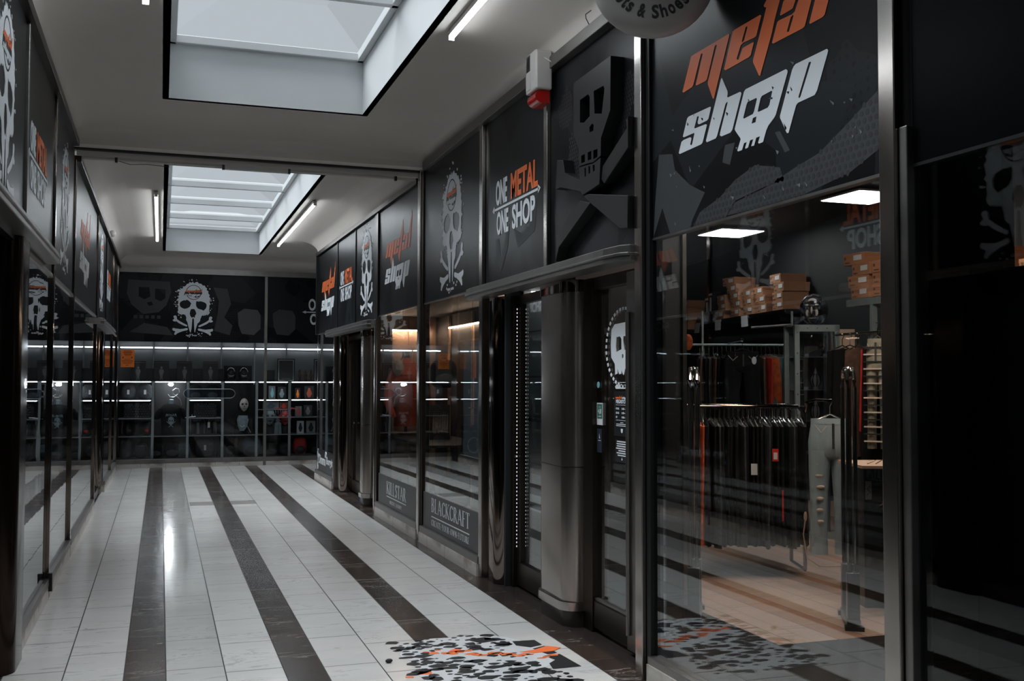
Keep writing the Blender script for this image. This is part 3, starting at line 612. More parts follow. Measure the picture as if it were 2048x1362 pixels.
def tube_light(x, y0, y1, z, label, grp=None):
    t = thing('tube_light', label, 'tube light', (x, (y0+y1)/2, z), 0, grp)
    MB().box(x-.022, x+.022, y0, y1, z+.012, z+.045).build('batten', 'plastic', t)
    MB().tube([(x, y0+.02, z), (x, y1-.02, z)], .014, 10).build('tube', 'tube', t)
    for y in (y0, y1): MB().box(x-.02, x+.02, y-.012, y+.012, z-.018, z+.03).build('end_cap', 'plastic', t)
tube_light(1.82, 5.2, 6.63, ZN-.05, 'glowing ceiling tube right of the nearer skylight, above the alarm siren')
tube_light(-.12, 5.2, 6.60, ZN-.05, 'glowing ceiling tube left of the nearer skylight, at the top edge')
tube_light(1.82, 13.1, 17.4, ZF-.06, 'glowing ceiling tube running along the right side of the far skylight')
tube_light(-.085, 13.1, 17.4, ZF-.06, 'glowing ceiling tube running along the left side of the far skylight')

# walls behind the facades
o = sbox('wall_front', 'darkwall', (-.8, 2.5, -4.05, -3.98, 0, 4.0))
b = MB(); b.box(2.56, 2.62, -4, 16.2, 2.40, 4.6); o = warp(b).build('wall_right', 'darkwall'); o['kind'] = 'structure'
o = sbox('wall_left', 'darkwall', (-1.75, -1.70, -4, 19.8, 0, 4.6), (-1.70, -.80, -4, 19.8, 2.42, 2.46))
o = sbox('wall_back', 'greywall', (-1.0, 7.0, 20.62, 20.68, 1.54, 2.6)); o = sbox('wall_back', 'black', (-1.0, 7.0, 20.62, 20.68, 0, 1.54))
o = sbox('wall_back', 'black', (-1.0, 7.0, 20.62, 20.68, 2.6, 4.6), (-1.0, 7.0, 19.86, 20.62, 2.42, 2.46), (-1.0, -.98, 19.86, 20.62, 0, 2.45))
o = sbox('wall_right_end', 'black', (7.0, 7.05, 16.86, 20.7, 0, 4.6))
o = sbox('wall_corner', 'black', (2.46, 7.0, 16.80, 16.86, 0, 4.0))

# ================================================================ RIGHT FACADE
ZP0, ZP1 = 2.36, 3.69       # printed fascia
def sign_panel(side, y0, y1, z0, z1, label, mat, grp=None):
    t = thing('sign_panel', label, 'sign panel', ((xr if side == 'r' else xl)((y0+y1)/2), (y0+y1)/2, z0), 0, grp)
    b = MB()
    if side == 'r': wbox(b, 2.5, 2.535, y0, y1, z0, z1)
    else: wbox(b, -.805, -.77, y0, y1, z0, z1)
    warp(b, side).build('board', mat, t); return t
sp = sign_panel('r', 3.09, 4.99, ZP0, ZP1, 'huge near fascia panel with slanted orange and white lettering', PAN[0])
sign_words(sp, on_right(4.687, 2.7647, .001), 1.0)
# pale scratches and flecks printed on the near panel
rnd = random.Random(3); b = MB()
for i in range(34):
    u, v = rnd.uniform(0.15, 1.75), rnd.uniform(.05, .36) if i % 3 else 1.0+rnd.uniform(-.55, -.4); a = rnd.uniform(.2, 1.2); l_ = rnd.uniform(.008, .035); w_ = rnd.uniform(.003, .008)
    d = (math.cos(a)*l_, -math.sin(a)*l_); nrm = (math.sin(a)*w_, math.cos(a)*w_)
    b.prism([[(u, v), (u+d[0]+nrm[0], v+d[1]+nrm[1]), (u+d[0]*1.1, v+d[1]*1.1), (u+d[0]-nrm[0], v+d[1]-nrm[1])]], on_right(4.99, ZP0, .0005), 0, .002)
b.build('fleck_print', 'greyfabric', sp)['kind'] = 'stuff'
G1 = [(0.774,0.012),(0.842,0.062),(1.092,0.085),(1.318,0.13),(1.491,0.158),(1.683,0.24),(1.88,0.33),(1.885,0.107),(1.681,0.041),(1.388,0.008),(1.051,0.006)]
G2 = [(0.45,0.006),(0.515,0.066),(0.707,0.108),(0.843,0.165),(1.013,0.202),(1.209,0.153),(1.235,0.095),(1.08,0.09),(0.84,0.07),(0.76,0.006)]
G3 = [(0.01,0.006),(0.028,0.168),(0.077,0.442),(0.23,0.415),(0.257,0.326),(0.415,0.22),(0.565,0.156),(0.439,0.04),(0.42,0.006),(0.20,0.006),(0.115,0.15)]
fm = on_right(4.99, ZP0, .0003)
def inside(p, L):
    c = False
    for i in range(len(L)):
        a_, b_ = L[i], L[i-1]
        if (a_[1] > p[1]) != (b_[1] > p[1]) and p[0] < (b_[0]-a_[0])*(p[1]-a_[1])/(b_[1]-a_[1])+a_[0]: c = not c
    return c
MB().prism([G3], fm, 0, .0004).build('shard_print', 'greyprint', sp)
for nm, G in (('halftone_print', G1), ('halftone_print', G2)):
    b = MB(); gr = MB().prism([G], fm, 0, .0004).build(nm, 'greyprint', sp)
    k = 0
    for iy in range(40):
        for ix in range(60):
            u, v = .02+ix*.034+(.017 if iy % 2 else 0), .01+iy*.030
            if inside((u, v), G): b.prism([ring2(u, v, .0118, 6)], fm, .0004, .0009)
    b.build('halftone_dots', 'darkprint', gr)
for G in ([(0.732, 0.27), (0.756, 0.348), (0.845, 0.341), (0.8, 0.245)], [(1.173, 0.312), (1.211, 0.31), (1.284, 0.212), (1.247, 0.21)]): MB().prism([G], fm, 0, .0004).build('shard_print', 'greyprint', sp)
sp = sign_panel('r', 6.60, 8.00, ZP0, ZP1, 'fascia panel with two-line slogan between the relief skull and a printed skull', PAN[1])
slogan_print(sp, on_right(7.82, 2.735, .001), 1.10, .435)
b = MB(); b.prism([[(.60, .14), (.70, -.02), (1.06, .06), (1.10, .25), (1.0, .22), (.96, .12), (.76, .08)]], on_right(7.9, 2.60, .0004), 0, .001)
b.prism([[(.16, -.04), (.20, -.24), (.30, -.30), (.46, -.14), (.50, .04), (.42, -.02), (.36, -.14), (.28, -.18), (.24, -.04)]], on_right(7.9, 2.75, .0004), 0, .001)
b.build('shard_print', 'greyprint', sp)
sp = sign_panel('r', 8.12, 10.0, ZP0, ZP1, 'fascia panel with white skull and crossbones above the glass nearest the beam', PAN[2])
skull_print(sp, on_right(9.02, 2.395, .001), .00095, seed=2, ku=1.0)
sp = sign_panel('r', 10.16, 12.12, ZP0, 3.61, 'fascia panel with slanted orange and white lettering just past the ceiling beam', PAN[3])
sign_words(sp, on_right(11.83, 2.715, .001), .98)
sp = sign_panel('r', 12.40, 13.60, 2.33, 3.60, 'narrow far panel with white skull and crossbones over the second doorway', PAN[0])
skull_print(sp, on_right(12.90, 2.39, .001), .00095, seed=5, ku=1.0)
sp = sign_panel('r', 13.64, 14.98, 2.33, 3.60, 'far fascia panel with two-line slogan over the second doorway on the right', PAN[1])
slogan_print(sp, on_right(14.86, 2.71, .001), 1.06, .43)
sp = sign_panel('r', 15.03, 16.80, 2.33, 3.59, 'last fascia panel on the right with slanted lettering, at the corner', PAN[2])
sign_words(sp, on_right(16.52, 2.69, .001), .97)
b = MB()
for z0, z1, y0, y1 in ((2.33, 3.59, 16.80, 16.86),): wbox(b, 2.46, 2.54, y0, y1, z0, z1)
warp(b).build('trim_4', 'blackmetal')['kind'] = 'structure'
# the near panel beyond the last post, shade put into its black
sp = sign_panel('r', -1.5, 2.96, ZP0, ZP1, 'fascia panel blackened for shade at the right edge, past the tall steel post', 'deepblack')

# relief skull with crossed bones on its own panel
sp = sign_panel('r', 5.14, 6.52, ZP0, ZP1, 'black fascia panel behind the carved relief skull', PAN[3])
fr0 = lambda y, z, w: (2.5-.0003-w, y, z)
for G in ([(6.39,3.40),(6.24,3.54),(6.14,3.44),(6.14,3.30),(6.24,3.24),(6.36,3.30)], [(6.19,3.18),(6.10,3.20),(6.00,3.0),(6.0,2.86),(6.12,2.82),(6.20,2.95)], [(5.40,3.24),(5.30,3.36),(5.20,3.34),(5.22,3.16),(5.34,3.02),(5.45,3.06)]):
    G = [(-a_, b_) for a_, b_ in G]; gm = lambda u, v, w: fr0(-u, v, w); b = MB()
    for iy in range(60):
        for ix in range(70):
            u, v = -6.45+ix*.030+(.015 if iy % 2 else 0), 2.75+iy*.026
            if inside((u, v), G): b.prism([ring2(u, v, .0125, 6)], gm, 0, .0006)
    b.build('halftone_print', 'greyprint', sp)
rel = thing('relief_skull', 'carved black skull and crossed bones standing out from the fascia', 'sculpture', (2.46, 5.6, 3.0))
fr = lambda y, z, w: (2.5-w, y, z)
def yz(L): return [(p[0], p[1]) for p in L]
MB().prism([[(5.909,3.455),(5.348,3.46),(5.354,3.148),(5.487,3.015),(5.492,2.912),(5.60,2.895),(5.70,2.905),(5.822,2.913),(5.831,3.036),(5.909,3.124)],
  [(5.805,3.321),(5.678,3.323),(5.654,3.302),(5.654,3.184),(5.741,3.166),(5.805,3.181)], [(5.593,3.32),(5.451,3.313),(5.435,3.292),(5.475,3.155),(5.581,3.181)],
  [(5.617,3.131),(5.593,3.116),(5.6,3.084),(5.654,3.086),(5.659,3.117)],
  [(5.785,2.971),(5.729,2.97),(5.729,2.922),(5.785,2.925)], [(5.684,2.97),(5.63,2.969),(5.63,2.918),(5.684,2.922)], [(5.598,2.965),(5.538,2.962),(5.539,2.914),(5.598,2.912)]],
  fr, .002, .085).build('skull', 'reliefblack', rel, smooth=False, bevel=.003)
MB().prism([[(5.818,2.905),(5.70,2.897),(5.60,2.887),(5.494,2.90),(5.511,2.748),(5.767,2.725),(5.81,2.762)],
  [(5.735,2.885),(5.715,2.885),(5.712,2.835),(5.732,2.83)], [(5.675,2.882),(5.650,2.882),(5.648,2.84),(5.672,2.838)], [(5.612,2.878),(5.582,2.878),(5.580,2.842),(5.605,2.838)]],
  fr, .002, .085).build('jaw', 'reliefblack', rel, smooth=False, bevel=.003)
for nm, L in (('bone', [(5.487,2.848),(5.155,2.999),(5.165,3.044),(5.14,3.06),(5.14,2.887),(5.464,2.744),(5.506,2.776)]),
              ('bone', [(6.23,2.541),(5.831,2.706),(5.667,2.664),(6.185,2.459),(6.242,2.37)]),
              ('bone', [(6.215,3.034),(6.115,3.014),(6.086,2.925),(5.818,2.825),(5.80,2.752),(6.157,2.843),(6.249,2.844)]),
              ('bone', [(5.805,2.742),(5.145,2.62),(5.15,2.44),(5.242,2.45),(5.655,2.655)])):
    MB().prism([L], fr, .002, .075).build(nm, 'reliefblack', rel, smooth=False, bevel=.003)

# cornices and posts
b = MB(); b.box(2.44, 2.56, -1.5, 9.95, 3.69, 3.77); b.build('trim_5', 'dullsteel', bevel=.004)['kind'] = 'structure'
b = MB(); wbox(b, 2.46, 2.56, 10.2, 16.88, 3.60, 3.66); warp(b).build('trim_6', 'bronze', bevel=.004)['kind'] = 'structure'
n_t = [7]
def post(side, y0, y1, z0, z1, mat='steel', depth=.04):
    b = MB()
    if side == 'r': b.box(2.5-depth, 2.56, y0, y1, z0, z1)
    else: b.box(-.83, -.77+depth, y0, y1, z0, z1)
    o = warp(b, side).build('trim_%d' % n_t[0], mat, bevel=.004); n_t[0] += 1; o['kind'] = 'structure'; return o
post('r', 5.04, 5.125, 0, 3.69, 'steel', .045); post('r', 4.99, 5.035, 0, 3.69, 'blackmetal', .02)
post('r', 3.0, 3.085, 0, 3.69, 'steel', .045); post('r', 2.955, 2.995, 0, 2.5, 'dullsteel', .03)
post('r', 6.525, 6.59, 2.36, 3.69, 'steel', .03); post('r', 8.015, 8.10, 0, 3.69, 'steel', .03)
post('r', 10.06, 10.15, 0, 3.72, 'steel', .035); post('r', 10.005, 10.05, 0, 3.69, 'bronze', .015)
post('r', 12.14, 12.22, 0, 3.61, 'bronze', .02); post('r', 12.22, 12.38, 2.3, 3.61, 'blackmetal', .01); post('r', 12.22, 12.28, 0, 2.33, 'steel', .03)
post('r', 13.605, 13.635, 2.33, 3.60, 'blackmetal', .012); post('r', 14.985, 15.025, 2.33, 3.60, 'blackmetal', .012)
post('r', 15.10, 15.17, 0, 2.33, 'steel', .03); post('r', 16.80, 16.88, 0, 2.33, 'steel', .0)

def shop_window(num, y0, y1, z1=2.36, zg=.16, x=2.5, kick=True, gl='glassR', fr_='dullsteel'):
    w_ = struct('window_%d' % num, (xr((y0+y1)/2), (y0+y1)/2, 0))
    b = MB(); wbox(b, 2.502, 2.510, y0, y1, zg, z1); warp(b).build('glass_pane', gl, w_, smooth=False)
    b = MB(); wbox(b, 2.462, 2.54, y0, y1, .10, zg); warp(b).build('sill_rail', fr_, w_, bevel=.003)
    b = MB(); wbox(b, 2.497, 2.54, y0, y1, z1-.008, z1+.004); warp(b).build('head_rail', fr_, w_)
    if kick:
        b = MB(); wbox(b, 2.455, 2.56, y0, y1, 0, .10); warp(b).build('plinth', 'kick', w_)
    return w_
w1 = shop_window(3, 3.085, 4.99, zg=.14)
w0 = shop_window(4, -1.5, 2.955, gl='glassE', fr_='blackmetal')
sbox('wall_window_backing', 'deepblack', (2.75, 2.80, -1.5, 2.95, 0, 1.99), (2.75, 2.80, 2.81, 2.99, 1.9, 2.42), (2.51, 2.80, 2.97, 2.99, 0, 2.42))
w2 = shop_window(5, 8.10, 10.005)
w3 = shop_window(6, 10.15, 12.14)
w4 = shop_window(7, 15.17, 16.80, 2.33)
# printed films along the foot of the glass
def film(parent, y0, y1, mat='filmgrey'):
    b = MB(); wbox(b, 2.4965, 2.5015, y0, y1, .162, .50); return warp(b).build('window_film', mat, parent)
film(w2, 8.13, 9.98); film(w3, 10.17, 12.09); film(w4, 15.18, 16.78, 'filmblack')
b = MB(); fm = on_right(9.665, 0, .0037)
roman(b, 'BLACKCRAFT', (0, 1.24, .335, .468), fm, .002); b.prism([[(0, .286), (1.24, .286), (1.24, .295), (0, .295)]], fm, 0, .002)
b.build('film_lettering', 'white', w2)
b = MB(); roman(b, 'CREATE-YOUR-OWN-FUTURE', (0, 1.235, .207, .262), fm, .002, .8); b.build('film_small_lettering', 'white', w2)
b = MB(); fm = on_right(11.64, 0, .0037)
roman(b, 'KILLSTAR', (0, .93, .305, .445), fm, .002, 1.15); b.prism([[(0, .272), (.93, .272), (.93, .280), (0, .280)]], fm, 0, .002)
roman(b, 'OCCULT LUXURY', (.16, .74, .205, .240), fm, .002, 1.1)
b.build('film_lettering', 'white', w3)
b = MB(); fm = on_right(16.74, 0, .0037)
text_mesh(b, 'Dimmu', (.12, .78, .27, .42), fm, .002, .02); text_mesh(b, 'Borgir', (.86, 1.46, .27, .42), fm, .002, .02)
for u0 in (.05, 1.50):
    b.tube([fm(u0, .20, .002), fm(u0-.03, .28, .002), fm(u0+.03, .36, .002), fm(u0-.02, .44, .002), fm(u0+.01, .49, .002)], .007, 6)
    b.tube([fm(u0+.03*math.cos(a), .20+.03*math.sin(a), .002) for a in [i*PI/6 for i in range(12)]], .005, 5, closed=True)
b.tube([fm(.82+.06*math.cos(a), .445+.045*math.sin(a), .002) for a in [i*PI/10 for i in range(20)]], .006, 5, closed=True)
b.tube([fm(.82+.05*math.cos(a), .445+.037*math.sin(a), .002) for a in [PI/2+i*4*PI/5 for i in range(5)]], .004, 5, closed=True)
b.build('film_lettering', 'white', w4)

# canopies over the doorways
def canopy(num, side, y0, y1, z0, z1, out=.14):
    xs = [(0, y1), (.08, y1-.015), (.12, y1-.07), (out, y1-.25), (out, y0+.25), (.12, y0+.07), (.08, y0+.015), (0, y0)]
    b = MB(); b.prism([xs], (lambda u, v, w: (xr(v)-u+.02, v, w)) if side == 'r' else (lambda u, v, w: (xl(v)+u-.02, v, w)), z0, z1)
    b.prism([[(u+.012 if u else 0, v) for u, v in xs]], (lambda u, v, w: (xr(v)-u+.02, v, w)) if side == 'r' else (lambda u, v, w: (xl(v)+u-.02, v, w)), z0+.03, z0+.045)
    o = b.build('trim_%d' % n_t[0], 'dullsteel', smooth=False, bevel=.004); n_t[0] += 1; o['kind'] = 'structure'
canopy(1, 'r', 5.13, 8.30, 2.262, 2.35); canopy(2, 'r', 12.30, 15.55, 2.235, 2.325)
canopy(3, 'l', 4.4, 7.75, 2.39, 2.46, .12); canopy(4, 'l', 13.35, 16.5, 2.27, 2.34, .12)

# ---- first doorway (right): chrome jamb, glazed case, clad pillar, glazed door
def half_round(y0, y1, x0, x1, r, z0, z1, mat, name='trim', n=8):
    """post with rounded corridor corners"""
    pl = []
    for k in range(n+1): a = PI/2*k/n; pl.append((x0+r-r*math.cos(a), y1-r+r*math.sin(a)))
    pl += [(x1, y1), (x1, y0)]
    for k in range(n+1): a = PI/2*k/n; pl.append((x0+r-r*math.sin(a), y0+r-r*math.cos(a)))
    b = MB(); b.prism([pl], lambda u, v, w: (u, v, w), z0, z1); return b
def clad_pillar(y0, y1, x0, x1, ztop, zcol=.10, mat='pillarsteel', dark=False):
    st = struct('trim_%d' % n_t[0], ((x0+x1)/2, (y0+y1)/2, 0)); n_t[0] += 1
    half_round(y0, y1, x0, x1, .11, .15, ztop, mat).build('cladding', mat, st, smooth=True)
    half_round(y0-.015, y1+.015, x0-.02, x1, .12, .105, .16, mat).build('collar', 'steel', st, smooth=True)
    half_round(y0, y1, x0, x1, .11, 0, .105, mat).build('base', 'darkmarble', st, smooth=True)
    half_round(y0-.008, y1+.008, x0-.008, x1, .115, ztop-.08, ztop, mat).build('cap', 'chrome', st, smooth=True)
    half_round(y0-.004, y1+.004, x0-.003, x1, .112, 1.03, 1.034, mat).build('seam', 'bronze', st, smooth=True)
    return st
clad_pillar(6.24, 6.80, 2.50, 2.80, 2.26)
pj_ = struct('trim_%d' % n_t[0], (2.6, 7.9, 0)); n_t[0] += 1
half_round(7.70, 8.01, 2.50, 2.70, .10, 0, 2.26, 'chrome').build('chrome_jamb', 'chrome', pj_, smooth=True)
b = MB(); b.box(2.60, 2.64, 7.60, 7.68, .0, 2.26); b.build('jamb_rail', 'bronze', pj_, bevel=.003)
dr = struct('door_1', (2.66, 7.25, 0))
b = MB(); b.box(2.63, 2.68, 6.86, 7.60, .02, .20); b.box(2.63, 2.68, 6.86, 7.60, 2.19, 2.26); b.box(2.63, 2.68, 7.52, 7.60, .2, 2.19); b.box(2.63, 2.68, 6.82, 6.87, .2, 2.19)
b.build('frame', 'bronze', dr, bevel=.004)
MB().box(2.652, 2.66, 6.87, 7.52, .2, 2.19).build('glass_pane', 'glassR', dr, smooth=False)
b = MB()
for i in range(62): b.ball((2.615, 7.555, .32+i*.03), .004, .004, .007, 6, 4)
b.build('light_string', 'dimled', dr)
MB().box(2.60, 2.63, 7.56, 7.60, 1.0, 1.02).build('latch', 'steel', dr)
dr = struct('door_2', (2.66, 5.8, 0))
b = MB(); b.box(2.62, 2.69, 6.10, 6.24, 0, 2.26); b.box(2.63, 2.69, 5.13, 6.10, .03, .20); b.box(2.63, 2.69, 5.13, 6.10, 2.18, 2.26)
b.build('frame', 'bronze', dr, bevel=.004)
MB().box(2.60, 2.70, 5.42, 5.54, .03, 2.24).build('steel_stile', 'dullsteel', dr, bevel=.006)
MB().tube([(2.59, 5.50, .12), (2.59, 5.50, 2.0)], .014, 8).build('pull_rail', 'dullsteel', dr)
MB().box(2.655, 2.663, 5.16, 6.10, .2, 2.18).build('glass_pane', 'glassR', dr, smooth=False)
MB().box(2.64, 2.665, 5.13, 6.12, .19, .215).build('glazing_bead', 'dullsteel', dr)
fd = lambda y, z, w: (2.6545-w, y, z)
b = MB(); b.prism([[(5.822,1.945),(5.64,1.952),(5.551,1.958),(5.541,1.901),(5.547,1.775),(5.592,1.714),(5.603,1.675),(5.592,1.671),(5.62,1.650),(5.644,1.636),(5.659,1.64),(5.664,1.669),(5.672,1.668),(5.685,1.636),(5.695,1.632),(5.701,1.636),(5.712,1.650),(5.722,1.665),(5.727,1.638),(5.740,1.64),(5.754,1.636),(5.768,1.655),(5.775,1.672),(5.78,1.641),(5.80,1.638),(5.813,1.634),(5.818,1.7),(5.872,1.742),(5.878,1.82),(5.868,1.911)],
   [(5.795,1.865),(5.742,1.869),(5.721,1.851),(5.721,1.788),(5.796,1.774),(5.803,1.808)], [(5.694,1.868),(5.622,1.867),(5.61,1.851),(5.612,1.785),(5.679,1.783),(5.697,1.841)], [(5.718,1.757),(5.697,1.761),(5.69,1.747),(5.697,1.734),(5.718,1.735)]], fd, 0, .002)
b.prism([[(5.815,1.560),(5.79,1.575),(5.77,1.562),(5.74,1.572),(5.70,1.566),(5.66,1.575),(5.613,1.565),(5.613,1.549),(5.802,1.547)]], fd, 0, .002)
b.build('skull_sticker', 'white', dr)
b = MB()
for k in range(38):
    a0 = 2*PI*k/38; a1 = a0+2*PI/38*.52; q = []
    for a, r in ((a0, 1), (a1, 1), (a1, .93), (a0, .93)): q.append((5.690+.268*r*math.cos(a), 1.800+.245*r*math.sin(a)))
    if min(p[0] for p in q) < 5.555: continue
    b.prism([q], fd, 0, .002)
b.build('dashed_ring_sticker', 'white', dr)
hs_ = MB().box(2.6525, 2.6545, 5.60, 5.83, 1.26, 1.53).build('hours_sticker', 'filmblack', dr)
fl2 = lambda u, v, w: (2.6522-w, 5.815-u, 1.26+v)
b = MB(); text_mesh(b, 'MEGASTORE', (.015, .185, .198, .222), fl2, .001, .03)
for i, (l_, r_) in enumerate((('PO-PA', '10-19'), ('SO-NE', '10-19'), ('SV', '10-18'))):
    text_mesh(b, l_, (.015, .06 if i != 2 else .035, .160-.026*i, .173-.026*i), fl2, .001, .02); text_mesh(b, r_, (.10, .185, .160-.026*i, .173-.026*i), fl2, .001, .03)
for v in (.188, .095): b.prism([[(.015, v), (.185, v), (.185, v+.002), (.015, v+.002)]], fl2, 0, .001)
for i in range(3): b.prism([[(.08-.06*(i > 0), .08-.010*i), (.12+.06*(i > 0), .08-.010*i), (.12+.06*(i > 0), .084-.010*i), (.08-.06*(i > 0), .084-.010*i)]], fl2, 0, .001)
b.prism([[(.085, .045), (.115, .045), (.112, .028), (.105, .020), (.095, .020), (.088, .028)]], fl2, 0, .001)
f5 = lambda u, v, w: fl2(.10+u*.065, .228+v*.05, w)
for k in ('s', 'h', 'o', 'p'): b.prism([LG[k]], f5, 0, .001)
b.build('hours_lettering', 'white', hs_)
f4 = lambda u, v, w: fl2(.005+u*.075, .212+v*.055, w); b = MB()
for k in ('m', 'e', 't', 'a', 'l'): b.prism([LG[k]], f4, 0, .001)
b.build('hours_orange_word', 'orange', hs_)
b = MB(); b.box(2.6525, 2.6545, 5.60, 5.81, 1.10, 1.235); b.build('notice_sticker', 'filmblack', dr)
b = MB()
for i in range(7):
    hw = (.07, .075, .072, .085, .05, .075, .06)[i]
    b.prism([[(.10-hw, -.037-.014*i), (.10+hw, -.037-.014*i), (.10+hw, -.030-.014*i), (.10-hw, -.030-.014*i)]], fl2, 0, .001)
b.prism([[(.092, -.145), (.10, -.128), (.108, -.145)]], fl2, 0, .001)
b.build('notice_lettering', 'white', dr)
rs_ = MB().box(2.6525, 2.6545, 6.005, 6.095, 1.315, 1.455).build('rating_sticker', 'paper', dr)
MB().box(2.6518, 2.6525, 6.01, 6.088, 1.355, 1.448).build('rating_green_field', 'green', rs_)
f6 = lambda u, v, w: (2.6516-w, 6.085-u, 1.36+v)
b = MB(); text_mesh(b, '4,8', (.012, .062, .022, .058), f6, .001, .02); b.prism([[(.015, .008), (.06, .008), (.06, .012), (.015, .012)]], f6, 0, .001); b.prism([[(.02, .068), (.055, .068), (.055, .071), (.02, .071)]], f6, 0, .001)
b.build('rating_lettering', 'paper', rs_)
MB().box(2.6525, 2.6545, 6.02, 6.095, 1.14, 1.29).build('navy_sticker', 'navy', dr)
b = MB(); b.prism([[(.03, -.10), (.035, -.115), (.042, -.13), (.03, -.13)]], f6, 0, .001); b.prism([[(.015, -.145), (.055, -.145), (.055, -.142), (.015, -.142)]], f6, 0, .001); b.build('navy_sticker_print', 'paper', dr)
b = MB(); b.prism([ring2(6.075, 1.57, .02, 16)], fd, 0, .002); b.build('round_sticker', 'cyan', dr)

# ---- second doorway (right)
clad_pillar(12.95, 13.30, 2.44, 2.75, 2.235)
pj_ = struct('trim_%d' % n_t[0], (2.6, 14.5, 0)); n_t[0] += 1
half_round(14.70, 15.05, 2.44, 2.66, .10, 0, 2.24, 'chrome').build('chrome_jamb', 'chrome', pj_, smooth=True)
half_round(12.33, 12.55, 2.47, 2.66, .06, 0, 2.24, 'chrome').build('chrome_jamb', 'bronze', pj_, smooth=True)
for num, y0, y1 in ((3, 12.55, 12.95), (4, 13.3, 14.70)):
    dr = struct('door_%d' % num, (2.62, (y0+y1)/2, 0))
    b = MB(); b.box(2.60, 2.65, y0, y1, .02, .18); b.box(2.60, 2.65, y0, y1, 2.17, 2.24); b.box(2.60, 2.65, y0, y0+.05, .18, 2.17); b.box(2.60, 2.65, y1-.05, y1, .18, 2.17)
    b.build('frame', 'bronze', dr, bevel=.004)
    MB().box(2.622, 2.63, y0+.05, y1-.05, .18, 2.17).build('glass_pane', 'glassR', dr, smooth=False)
MB().box(2.585, 2.60, 14.5, 14.58, .98, 1.0).build('latch', 'steel', dr)

# ================================================================ LEFT FACADE
b = MB(); b.box(-.83, -.72, -1.5, 9.95, 3.69, 3.75); b.build('trim_%d' % n_t[0], 'bronze', bevel=.004)['kind'] = 'structure'; n_t[0] += 1
b = MB(); wbox(b, -.83, -.72, 10.2, 19.78, 3.60, 3.66); warp(b, 'l').build('trim_%d' % n_t[0], 'bronze', bevel=.004)['kind'] = 'structure'; n_t[0] += 1
SL = [(-1.5, 5.0, 'n', 'black left fascia panel nearest the camera, beyond the frame edge'), (5.05, 6.55, 's', 'left fascia panel with white skull, cut by the picture edge'),
      (6.62, 8.24, 'o', 'left fascia panel with two-line slogan above the near doorway end'), (8.32, 10.08, 's', 'left fascia panel with white skull, third from the picture edge'),
      (10.18, 13.45, 'm', 'wide left fascia panel with slanted lettering past the beam'), (13.52, 15.5, 's', 'far left fascia panel with narrow white skull above the far doorway'),
      (15.56, 17.6, 'o', 'far left fascia panel with small slogan lettering'), (17.66, 19.3, 'n', 'last plain black fascia panel on the left, by the back corner')]
for i, (y0, y1, k, lb) in enumerate(SL):
    sp = sign_panel('l', y0, y1, 2.36, 3.69 if y0 < 10 else 3.60, lb, PAN[i % 4])
    if k == 's': skull_print(sp, on_left((y0+y1)/2 - (0 if y0 > 6 else .05), 2.47, .001), .00090, seed=i+20)
    if k == 'o': slogan_print(sp, on_left(y0+.10, 2.76, .001), 1.08 if y0 < 10 else 1.3, .42)
    if k == 'm': sign_words(sp, on_left(10.85, 2.70, .001), 1.05)
for y, m_, z0 in ((6.58, 'dullsteel', 2.36), (8.28, 'chrome', 0), (10.13, 'chrome', 0), (13.48, 'chrome', 0), (15.53, 'blackmetal', 2.3), (17.63, 'chrome', 0), (19.33, 'chrome', 0)):
    post('l', y-.024, y+.024, z0, 3.69 if y < 10 else 3.60, m_, .018)
post('l', 19.4, 19.78, 0, 3.6, 'blackmetal', .01)
def left_window(num, y0, y1):
    w_ = struct('window_%d' % num, (-.77, (y0+y1)/2, 0))
    b = MB(); wbox(b, -.782, -.774, y0, y1, .16, 2.36); warp(b, 'l').build('glass_pane', 'glassL', w_, smooth=False)
    b = MB(); wbox(b, -.81, -.745, y0, y1, .10, .155); wbox(b, -.81, -.76, y0, y1, 2.34, 2.37); warp(b, 'l').build('frame', 'dullsteel', w_, bevel=.003)
    b = MB(); wbox(b, -.82, -.75, y0, y1, 0, .10); warp(b, 'l').build('plinth', 'kick', w_)
left_window(8, 6.66, 8.245); left_window(9, 8.315, 10.095); left_window(10, 10.165, 13.445); left_window(11, 15.75, 17.595); left_window(12, 17.665, 19.295)
MB().box(-.76, -.725, 8.21, 8.25, .06, .19).build('trim_%d' % n_t[0], 'blackmetal')['kind'] = 'structure'; n_t[0] += 1
# plain floor and a dim lining inside the left shop windows
sbox('floor_left_displays', 'darkmarble', (-1.70, -.80, -4, 19.8, -.05, .10))
# left doorways
dr = struct('door_5', (-.95, 5.7, 0))
MB().box(-1.0, -.96, 4.6, 6.5, 0, 2.39).build('door_leaf', 'black', dr)
b = MB(); b.box(-.98, -.90, 6.40, 6.52, 0, 2.39); b.box(-.98, -.90, 5.5, 5.6, 0, 2.39); b.build('frame', 'bronze', dr)
pj_ = struct('trim_%d' % n_t[0], (-.85, 6.5, 0)); n_t[0] += 1
hr = half_round(6.18, 6.64, .77-.04, 1.05, .10, 0, 2.39, 'chrome'); hr.v = [(-x, y, z) for x, y, z in hr.v]; hr.build('chrome_jamb', 'darkcolumn', pj_, smooth=True)
dr = struct('door_6', (-.93, 14.5, 0))
MB().box(-.99, -.95, 13.52, 15.75, 0, 2.27).build('door_leaf', 'black', dr)
hr = half_round(13.55, 13.95, .77, 1.0, .10, 0, 2.27, 'chrome'); hr.v = [(-x, y, z) for x, y, z in hr.v]; hr.build('chrome_jamb', 'chrome', dr, smooth=True)
hr = half_round(15.50, 15.75, .77, 1.0, .08, 0, 2.27, 'chrome'); hr.v = [(-x, y, z) for x, y, z in hr.v]; hr.build('chrome_jamb', 'chrome', dr, smooth=True)

